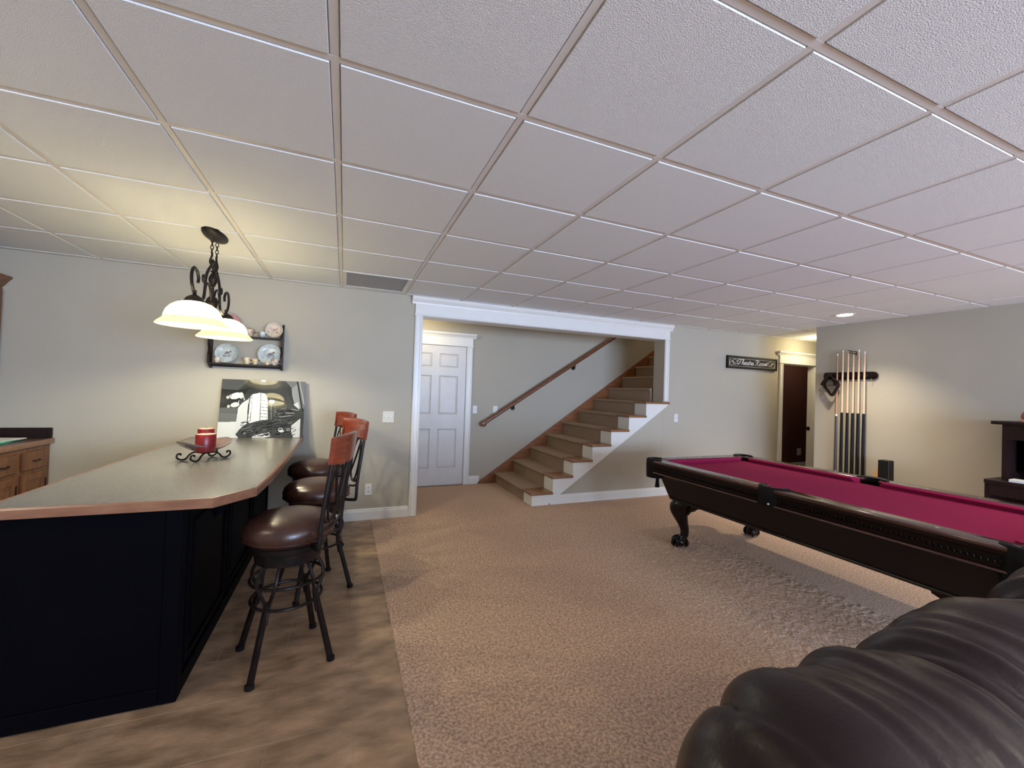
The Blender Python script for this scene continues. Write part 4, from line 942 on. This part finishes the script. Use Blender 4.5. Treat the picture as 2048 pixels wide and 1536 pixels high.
for k, y in enumerate(cueY):
    t = thing('pool_cue', names[k], 'pool cue', (xq, y, 0.488), 0, 'pool cues in the wall rack')
    zj = 1.200 if k == 0 else 1.235
    if k == 0:
        obj('butt', tube(BM(), [(xq, y, 0.505), (xq, y, 0.9), (xq, y, 1.19)], [0.0155, 0.0135, 0.0115], 12), MGREYB, t, 'dark grey butt')
        obj('bumper', tube(BM(), [(xq, y, 0.4885), (xq, y, 0.506)], 0.0155, 12), MWHITE, t, 'white end cap')
        obj('joint', tube(BM(), [(xq, y, 1.188), (xq, y, 1.212)], 0.0125, 12), MWHITE, t, 'white joint collar')
        obj('shaft', tube(BM(), [(xq, y, 1.21), (xq, y, 1.6), (xq, y, ctop[k])], [0.0110, 0.0085, 0.0062], 12), mat('brown_cue_shaft', (0.42, 0.22, 0.12), 0.3), t)
    else:
        obj('butt', tube(BM(), [(xq, y, 0.4885), (xq, y, 0.9), (xq, y, zj)], [0.0170, 0.0155, 0.0135], 12), MBLACK, t)
        obj('shaft', tube(BM(), [(xq, y, zj-0.001), (xq, y, 1.6), (xq, y, ctop[k])], [0.0130, 0.0105, 0.0080], 12), MMAPLE, t)
    obj('tip', tube(BM(), [(xq, y, ctop[k]), (xq, y, ctop[k]+0.022)], 0.0072, 10), MWHITE, t, 'white ferrule')
    if k == 3:
        bm = BM(); z = ctop[k]+0.01
        xh_ = xq-0.012; tube(bm, spline([(xh_, y-0.03, z-0.05), (xh_, y-0.035, z-0.01), (xh_, y-0.01, z+0.0), (xh_, y+0.03, z+0.005), (xh_, y+0.055, z+0.018)], 4), 0.006, 6); tube(bm, spline([(xh_, y-0.03, z-0.03), (xh_, y, z-0.022), (xh_, y+0.045, z-0.012)], 2), 0.005, 6)
        obj('bridge_head', bm, MCORK, t)
# diamond-shaped ball racks hanging from the left end
def rack_frame(cy, cz_, xx, pts, label, tilt=0):
    t = thing('ball_rack', label, 'ball rack', (xx, cy, cz_-0.16))
    def ring(sc, w_): 
        P = [Vector((p[0]*sc, p[1]*sc, 0)) for p in pts]; out = []
        n = len(P)
        for i in range(n):
            p, a, b = P[i], P[i-1], P[(i+1) % n]; r = 0.028
            pa = p+(a-p).normalized()*r; pb = p+(b-p).normalized()*r
            out += [pa*0.5*0.5+p*0.5+pb*0.25 if False else pa, (pa+pb)/4+p/2, pb]
        return out
    O = ring(1, 0); I_ = ring(0.80, 0); n = len(O); d = 0.038
    bm = BM(); V = []
    for L, xo in ((O, 0), (O, -d), (I_, -d), (I_, 0)): V.append([bm.verts.new((xx+xo, cy+p.x, cz_+p.y)) for p in L])
    for A, C in zip(V, V[1:]+V[:1]):
        for k in range(n): bm.faces.new((A[k], A[(k+1) % n], C[(k+1) % n], C[k]))
    obj('rack_frame', bm, MPOOL, t, smooth=False); return t
rack_frame(3.290, 1.578, XR-0.068, [(0.015, 0.150), (0.105, 0.0), (-0.012, -0.158), (-0.100, 0.0)], 'dark diamond-shaped ball rack hanging from the left end of the cue rack')
rt_ = rack_frame(3.345, 1.60, XR-0.026, [(0.0, 0.13), (0.10, -0.03), (-0.10, -0.03)], 'dark triangular ball rack hanging behind the diamond one')
# black box and tan wedge by the wall beyond the table
t = thing('floor_speaker', 'black upright box leaning at the wall right of the pool cues', 'speaker', (5.60, 2.66, 0))
bm = BM(); loft(bm, [[(5.50, 2.600, 0), (5.62, 2.600, 0), (5.62, 2.700, 0), (5.50, 2.700, 0)], [(5.56, 2.625, 0.735), (5.66, 2.625, 0.735), (5.66, 2.725, 0.735), (5.56, 2.725, 0.735)]]); bmesh.ops.bevel(bm, geom=bm.edges[:], offset=0.004, segments=1, affect='EDGES')
obj('cabinet', bm, MBLACK, t, smooth=False)
bm = BM(); prism(bm, [(2.612, 0.05), (2.688, 0.05), (2.705, 0.68), (2.637, 0.68)], 'x', 5.505, 5.507); bm.transform(Matrix.Identity(4)); bm.free()
bm = BM(); loft(bm, [[(5.60, 2.73, 0), (5.72, 2.73, 0), (5.72, 2.86, 0), (5.60, 2.86, 0)], [(5.66, 2.735, 0.50), (5.73, 2.735, 0.50), (5.73, 2.835, 0.50), (5.66, 2.835, 0.50)], [(5.70, 2.735, 0.69), (5.74, 2.735, 0.69), (5.74, 2.765, 0.69), (5.70, 2.765, 0.69)]])
o = obj('wooden_wedge', bm, MTANOBJ); tag(o, 'blurry tan orange wedge standing against the wall beside the black box', 'ornament')

# ================================================================== POOL TABLE
PXa, PXb, PYa, PYb, PZ = 2.70, 4.02, 0.72, 3.20, 0.762
pt = thing('pool_table', 'dark mahogany pool table with burgundy felt, leather pockets and claw feet', 'pool table', ((PXa+PXb)/2, (PYa+PYb)/2, 0))
RW = 0.125
obj('playing_bed', B(PXa+RW+0.02, PXb-RW-0.02, PYa+RW+0.02, PYb-RW-0.02, 0.69, 0.722), MFELT, pt, smooth=False)
ymid = (PYa+PYb)/2
def cushion(a, b, side):
    bm = BM(); c0 = 0.012
    # cross-section in (d,z) with d measured inward from the rail's inner edge
    sec = [(0.0, 0.700), (0.0, PZ-0.002), (0.010, PZ-0.003), (0.046, PZ-0.007), (0.050, PZ-0.013), (0.034, PZ-0.030), (0.020, 0.712), (0.020, 0.700)]
    secs = []
    for (t, sh_) in ((a, 1), (b, -1)):
        L = []
        for (d, z) in sec:
            tt = t+sh_*d*0.9
            if side == 'x0': L.append((PXa+RW+d, tt, z))
            elif side == 'x1': L.append((PXb-RW-d, tt, z))
            elif side == 'y0': L.append((tt, PYa+RW+d, z))
            else: L.append((tt, PYb-RW-d, z))
        secs.append(L)
    loft(bm, secs); obj('cushion', bm, MFELT, pt, smooth=False)
cp = 0.175
for s in ('x0', 'x1'):
    cushion(PYa+cp, ymid-0.065, s); cushion(ymid+0.065, PYb-cp, s)
for s in ('y0', 'y1'): cushion(PXa+cp, PXb-cp, s)
def rail(x0, x1, y0, y1, long):
    # moulded rail: top cap + outer fascia
    bm = BM(); box(bm, x0, x1, y0, y1, PZ-0.022, PZ, bev=0.006, seg=2)
    return obj('rail_cap', bm, MRAIL, pt)
for (xa, xb) in ((PXa, PXa+RW), (PXb-RW, PXb)):
    for (ya, yb_) in ((PYa+0.115, ymid-0.055), (ymid+0.055, PYb-0.115)):
        rc = rail(xa, xb, ya, yb_, True)
        for k in (1, 2, 3):
            yy = ya+(yb_-ya)*k/4; xm = (xa+xb)/2+(0.0)
            bm = BM(); loft(bm, [[(xm-0.006, yy, PZ+0.0002), (xm, yy-0.010, PZ+0.0002), (xm+0.006, yy, PZ+0.0002), (xm, yy+0.010, PZ+0.0002)], [(xm-0.006, yy, PZ+0.001), (xm, yy-0.010, PZ+0.001), (xm+0.006, yy, PZ+0.001), (xm, yy+0.010, PZ+0.001)]])
            obj('rail_sight', bm, MSIGHT, rc, smooth=False)
for (ya, yb_) in ((PYa, PYa+RW), (PYb-RW, PYb)):
    rc = rail(PXa+0.115, PXb-0.115, ya, yb_, False)
    for k in (1, 2, 3):
        xm = PXa+(PXb-PXa)*k/4; yy = (ya+yb_)/2
        bm = BM(); loft(bm, [[(xm-0.010, yy, PZ+0.0002), (xm, yy-0.006, PZ+0.0002), (xm+0.010, yy, PZ+0.0002), (xm, yy+0.006, PZ+0.0002)], [(xm-0.010, yy, PZ+0.001), (xm, yy-0.006, PZ+0.001), (xm+0.010, yy, PZ+0.001), (xm, yy+0.006, PZ+0.001)]])
        obj('rail_sight', bm, MSIGHT, rc, smooth=False)
# rail skirts (fascia) with mouldings, all round
fasc = [(0.004, PZ-0.022), (0.006, PZ-0.040), (0.016, PZ-0.046), (0.016, PZ-0.100), (0.006, PZ-0.106), (0.004, PZ-0.118), (0.012, PZ-0.124), (0.060, PZ-0.124), (0.060, PZ-0.022)]
def fascia(side, a, b):
    bm = BM()
    if side == 'x0': prism(bm, [(PXa+d, z) for d, z in fasc], 'y', a, b)
    elif side == 'x1': prism(bm, [(PXb-d, z) for d, z in fasc], 'y', a, b)
    elif side == 'y0': prism(bm, [(PYa+d, z) for d, z in fasc], 'x', a, b)
    else: prism(bm, [(PYb-d, z) for d, z in fasc], 'x', a, b)
    return obj('rail_skirt', bm, MPOOL, pt, smooth=False)
for s in ('x0', 'x1'):
    for (a, b) in ((PYa+0.10, ymid-0.05), (ymid+0.05, PYb-0.10)):
        fs = fascia(s, a, b)
        bm = BM(); n = int((b-a-0.04)/0.022); xx = PXa+0.014 if s == 'x0' else PXb-0.014
        for k in range(n):
            yy = a+0.02+0.022*k; box(bm, xx-0.007, xx+0.007, yy, yy+0.013, PZ-0.084, PZ-0.066, bev=0.003)
        o = obj('bead_moulding', bm, MPOOL, fs, smooth=False); o['kind'] = 'stuff'
        o = obj('lip_moulding', tube(BM(), [(xx-(0.006 if s == 'x0' else -0.006), a+0.01, PZ-0.112), (xx-(0.006 if s == 'x0' else -0.006), b-0.01, PZ-0.112)], 0.0075, 8), MRAIL, fs)
for s in ('y0', 'y1'): fascia(s, PXa+0.10, PXb-0.10)
# tapered apron (cabinet)
def ring4(ix, iy, z): return [(PXa+ix, PYa+iy, z), (PXb-ix, PYa+iy, z), (PXb-ix, PYb-iy, z), (PXa+ix, PYb-iy, z)]
bm = BM(); loft(bm, [ring4(0.055, 0.150, 0.70), ring4(0.055, 0.150, 0.64), ring4(0.070, 0.165, 0.60), ring4(0.125, 0.215, 0.43), ring4(0.135, 0.225, 0.415)])
obj('apron', bm, MPOOL, pt, smooth=False)
for s in (0, 1):
    xx = PXa+0.122 if s == 0 else PXb-0.122
    bm = tube(BM(), [(xx, PYa+0.23, 0.432), (xx, PYb-0.23, 0.432)], 0.010, 8); obj('apron_moulding', bm, MPOOL, pt)
# pockets
def arcpts(cx, cy, r, a0, a1, n, z): return [(cx+r*math.cos(a0+(a1-a0)*k/n), cy+r*math.sin(a0+(a1-a0)*k/n), z) for k in range(n+1)]
def pocket(cx, cy, dx, dy, corner):
    a = math.atan2(dy, dx)
    pk = obj('pocket', BM(), MBLKL, pt)  # placeholder replaced below
    bpy.data.objects.remove(pk, do_unlink=True)
    r = 0.050 if corner else 0.062; bm = BM(); n = 14; half = math.radians(118 if corner else 95)
    secs = []
    for k in range(n+1):
        t = a-half+2*half*k/n; c_, s_ = math.cos(t), math.sin(t)
        secs.append([(cx+rr*c_, cy+rr*s_, z) for rr, z in ((r, PZ-0.03), (r, PZ+0.002), (r+0.012, PZ+0.010), (r+0.036, PZ+0.009), (r+0.046, PZ-0.002), (r+0.047, PZ-0.060), (r+0.044, PZ-(0.165 if corner else 0.118)), (r+0.026, PZ-(0.165 if corner else 0.118)), (r+0.018, PZ-0.03))])
    loft(bm, secs); pk = obj('pocket', bm, MBLKL, pt, 'black leather pocket', ang=50)
    bm = BM()
    for k in range(9):
        t = a-half+2*half*k/8; tube(bm, spline([(cx+(r-0.002)*math.cos(t), cy+(r-0.002)*math.sin(t), PZ-0.03), (cx+(r+0.002)*math.cos(t), cy+(r+0.002)*math.sin(t), PZ-0.09), (cx+0.03*math.cos(t), cy+0.03*math.sin(t), PZ-0.14)], 3), 0.004, 5)
    obj('pocket_net', bm, MBLKL, pk)
    if not corner:
        b2 = BM(); sphere(b2, (cx+math.copysign(r+0.048, dx), cy-0.03, PZ-0.10), 0.007); obj('pocket_stud', b2, MSIGHT, pk); return
    # shield with fringe
    sx, sy = math.cos(a), math.sin(a); ex, ey = -sy, sx
    ro = 0.004
    bm = BM()
    for k in range(11):
        u = (k-5)*0.0095; L = 0.055-abs(u)*0.35
        bx_, by_ = cx+sx*(ro-0.012)+ex*u, cy+sy*(ro-0.012)+ey*u
        tube(bm, [(bx_, by_, PZ-0.135), (bx_, by_, PZ-0.165-L)], 0.0042, 5)
    tube(bm, [(cx+sx*(ro-0.012), cy+sy*(ro-0.012), PZ-0.15), (cx+sx*(ro-0.012), cy+sy*(ro-0.012), PZ-0.215), (cx+sx*(ro-0.012), cy+sy*(ro-0.012), PZ-0.262)], [0.012, 0.017, 0.022], 9)
    o = obj('fringe', bm, MBLKL, pk); o['kind'] = 'stuff'
ci = 0.085
pocket(PXa+ci, PYb-ci, -1, 1, True); pocket(PXb-ci, PYb-ci, 1, 1, True); pocket(PXa+ci, PYa+ci, -1, -1, True); pocket(PXb-ci, PYa+ci, 1, -1, True)
pocket(PXa+0.098, ymid, -1, 0, False); pocket(PXb-0.098, ymid, 1, 0, False)
# cabriole legs with ball and claw feet
def cleg(px_, py_, dx, dy):
    o_dir = Vector((dx, dy, 0)).normalized(); s_dir = Vector((-o_dir.y, o_dir.x, 0)); bm = BM()
    prof = [(0.470, -0.02, 0.085, 0.085), (0.420, -0.005, 0.090, 0.090), (0.375, 0.018, 0.092, 0.088), (0.330, 0.028, 0.082, 0.080), (0.285, 0.022, 0.068, 0.066), (0.235, 0.004, 0.053, 0.052), (0.185, -0.014, 0.042, 0.042), (0.140, -0.022, 0.036, 0.037), (0.105, -0.016, 0.037, 0.038), (0.080, 0.000, 0.044, 0.044), (0.062, 0.014, 0.050, 0.050)]
    secs = []
    P = spline([(z, o, a) for z, o, a, b in prof], 3)
    for (z, o, a) in P:
        b = a*0.97; L = []
        for k in range(16):
            t = 2*PI*k/16; ct, st_ = math.cos(t), math.sin(t); e = 0.8
            u = math.copysign(abs(ct)**e, ct)*a; v = math.copysign(abs(st_)**e, st_)*b
            q = Vector((px_, py_, 0))+o_dir*(o+u)+s_dir*v; L.append((q.x, q.y, z))
        secs.append(L)
    loft(bm, secs); lg = obj('leg', bm, MPOOL, pt, ang=60)
    bm = BM(); fc = Vector((px_, py_, 0.043))+o_dir*0.018
    sphere(bm, fc, 0.048, (1.12, 1.12, 0.88), 16, 10)
    for th in (-70, -24, 24, 70, 180):
        t = math.radians(th); d = o_dir*math.cos(t)+s_dir*math.sin(t)
        tube(bm, spline([fc+d*0.025+Vector((0, 0, 0.045)), fc+d*0.050+Vector((0, 0, 0.028)), fc+d*0.062, fc+d*0.058+Vector((0, 0, -0.026)), fc+d*0.048+Vector((0, 0, -0.040))], 3), [0.014]*4+[0.016]*5+[0.012, 0.010, 0.008, 0.005], 7)
    obj('claw_foot', bm, MPOOL, lg)
    bm = BM()    # carved knee brackets
    for s in (-1, 1):
        base = Vector((px_, py_, 0))
        d = Vector((0, -dy, 0)) if s < 0 else Vector((-dx, 0, 0)); d.normalize()
        pts = [(0.075, 0.425), (0.195, 0.425), (0.180, 0.385), (0.150, 0.375), (0.125, 0.350), (0.085, 0.335), (0.06, 0.30)]
        nrm = Vector((-d.y, d.x, 0))*0.016
        A = [bm.verts.new(tuple(base+d*a+nrm+Vector((0, 0, z)))) for a, z in pts]; C = [bm.verts.new(tuple(base+d*a-nrm+Vector((0, 0, z)))) for a, z in pts]
        bm.faces.new(A); bm.faces.new(C[::-1])
        for k in range(len(pts)): bm.faces.new((A[k], A[(k+1) % len(pts)], C[(k+1) % len(pts)], C[k]))
    obj('knee_bracket', bm, MPOOL, lg, smooth=False)
for (x, y, dx, dy) in ((2.905, 2.900, -1, 1), (3.815, 2.900, 1, 1), (2.905, 0.99, -1, -1), (3.815, 0.99, 1, -1)): cleg(x, y, dx, dy)

# ================================================================== HUTCH DESK (right edge)
hd = thing('hutch_desk', 'dark wooden desk with an open raised hutch against the right wall', 'desk', (5.45, 1.25, 0))
DX0_, DX1_, DY0_, DY1_ = 5.28, 5.74, 0.55, 1.80
obj('desk_top', B(DX0_-0.02, DX1_, DY0_, DY1_+0.0, 0.700, 0.735, bev=0.004), MDARKW, hd)
for yy in (DY0_, DY1_-0.03): obj('side_panel', B(DX0_, DX1_, yy, yy+0.03, 0, 0.70), MDARKW, hd, smooth=False)
obj('back_panel', B(DX1_-0.02, DX1_, DY0_+0.03, DY1_-0.03, 0.2, 0.70), MDARKW, hd, smooth=False)
obj('drawer_front', B(DX0_-0.006, DX0_+0.014, DY0_+0.03, DY1_-0.03, 0.60, 0.698, bev=0.003), MDARKW, hd)
hx0 = 5.36
for yy in (DY0_+0.08, DY1_-0.11): obj('hutch_side', B(hx0, DX1_, yy, yy+0.035, 0.735, 1.218), MDARKW, hd, smooth=False)
obj('hutch_top', B(hx0-0.05, DX1_, DY0_, DY1_-0.02, 1.218, 1.248, bev=0.006, seg=2), MDARKW, hd)
obj('hutch_header', B(hx0, hx0+0.02, DY0_+0.115, DY1_-0.11, 1.09, 1.218), MDARKW, hd, smooth=False)
obj('hutch_back', B(DX1_-0.015, DX1_, DY0_+0.115, DY1_-0.11, 0.735, 1.218), MDARKW, hd, smooth=False)
tv = thing('monitor', 'dark flat screen standing inside the hutch', 'monitor', (5.50, 1.2, 0.736))
obj('screen', B(5.49, 5.51, 0.92, 1.63, 0.80, 1.08, bev=0.004), MSCREEN, tv); obj('monitor_stand', B(5.44, 5.56, 1.17, 1.39, 0.736, 0.746, bev=0.002), MBLACK, tv); obj('neck', B(5.505, 5.525, 1.25, 1.31, 0.746, 0.82), MBLACK, tv)
sheet('paper_stack', 'white papers on the desk in front of the screen', 'paper', 5.345, 1.53, 0.7355, 0.12, 0.26, 0.022, 0.05, MPAPER)
t = thing('figurine', 'small red and white ornament on top of the hutch', 'ornament', (5.40, 1.60, 1.249))
bm = BM(); lathe(bm, [(0.045, 0), (0.048, 0.012), (0.035, 0.02), (0.02, 0.024)], (5.40, 1.595, 1.249), 16); obj('base', bm, MCTOP, t)
bm = BM(); lathe(bm, [(0.030, 0.022), (0.036, 0.05), (0.026, 0.08), (0.012, 0.10), (0.016, 0.115), (0.0, 0.125)], (5.40, 1.595, 1.249), 16); obj('body', bm, mat('ornament_red', (0.42, 0.10, 0.06), 0.4), t)
bm = BM(); sphere(bm, (5.40, 1.595, 1.385), 0.018); obj('head', bm, MPAPER, t)

# ================================================================== SOFA
sf = thing('sofa', 'dark brown leather sofa with plump wrinkled back cushions in the near right corner', 'sofa', (1.75, 0.2, 0))
def vnoise(seed):
    rs = np.random.RandomState(seed); g = rs.rand(64, 64)
    def f(x, y):
        xi, yi = math.floor(x), math.floor(y); fx, fy = x-xi, y-yi; fx = fx*fx*(3-2*fx); fy = fy*fy*(3-2*fy)
        a, b, c, d = g[yi % 64, xi % 64], g[yi % 64, (xi+1) % 64], g[(yi+1) % 64, xi % 64], g[(yi+1) % 64, (xi+1) % 64]
        return a*(1-fx)*(1-fy)+b*fx*(1-fy)+c*(1-fx)*fy+d*fx*fy
    return f
def back_cushion(cx, hwid, yc, zc2, ry, rz, seed, name='back_cushion', pw=3.2):
    # closed pillow draped over the sofa back: superellipse section in (y,z), rounded at both ends in x, creases running front to back
    nz = vnoise(seed); NX, NA = 90, 110; secs = []
    for i in range(NX+1):
        u = -1+2*i/NX; uu = math.sin(u*PI/2); e = (1-abs(uu)**pw)**(1/2.6) if abs(uu) < 1 else 0.0
        e = max(e, 0.02); L = []
        for k in range(NA):
            a = 2*PI*k/NA; ca_, sa_ = math.cos(a), math.sin(a)
            p = 0.78
            y = math.copysign(abs(ca_)**p, ca_)*ry; z = math.copysign(abs(sa_)**p, sa_)*rz
            # pull bottom forward: cushions slope to the seat in front (-y)
            slope = -0.55*max(0, -y/ry)**1.3*rz*0.9
            r1 = nz(u*4.6+0.9*math.sin(a+0.5)+10, a*0.42+5); r2 = nz(u*11+1.1*math.sin(a)+30, a*0.65+9)
            wr = (1-abs(2*r1-1))**2*0.024+(1-abs(2*r2-1))**2*0.010
            edge = min(1, (1-abs(uu))*5+0.15)
            k1 = e*(1+0.0)-wr*edge/ry*0.9
            yy = yc+y*k1; zz = zc2+z*k1+slope*e
            L.append((cx+uu*hwid*(1+0.04*sa_), yy, zz))
        secs.append(L)
    bm = BM(); loft(bm, secs)
    return obj(name, bm, MSOFA, sf, ang=180)
back_cushion(0.83, 0.340, 0.360, 0.645, 0.265, 0.285, 3)
back_cushion(1.41, 0.385, 0.400, 0.640, 0.262, 0.280, 11, pw=4.2)
back_cushion(2.10, 0.375, 0.41, 0.655, 0.255, 0.285, 23, pw=4.2)
bm = BM(); box(bm, 0.62, 2.42, 0.36, 0.60, 0.06, 0.62, bev=0.05, seg=4); obj('sofa_back', bm, MSOFA, sf)
bm = BM(); box(bm, 0.62, 2.42, -0.40, 0.36, 0.06, 0.28, bev=0.03, seg=3); obj('sofa_base', bm, MSOFA, sf)
for (a, b) in ((0.62, 1.20), (1.21, 1.81), (1.82, 2.42)):
    bm = BM(); box(bm, a, b, -0.42, 0.28, 0.28, 0.42, bev=0.05, seg=4); obj('seat_cushion', bm, MSOFA, sf)
for (x, y) in ((0.68, 0.54), (2.36, 0.54), (0.68, -0.34), (2.36, -0.34)):
    bm = BM(); box(bm, x-0.03, x+0.03, y-0.03, y+0.03, 0, 0.07, bev=0.004); obj('foot', bm, MBLACK, sf)
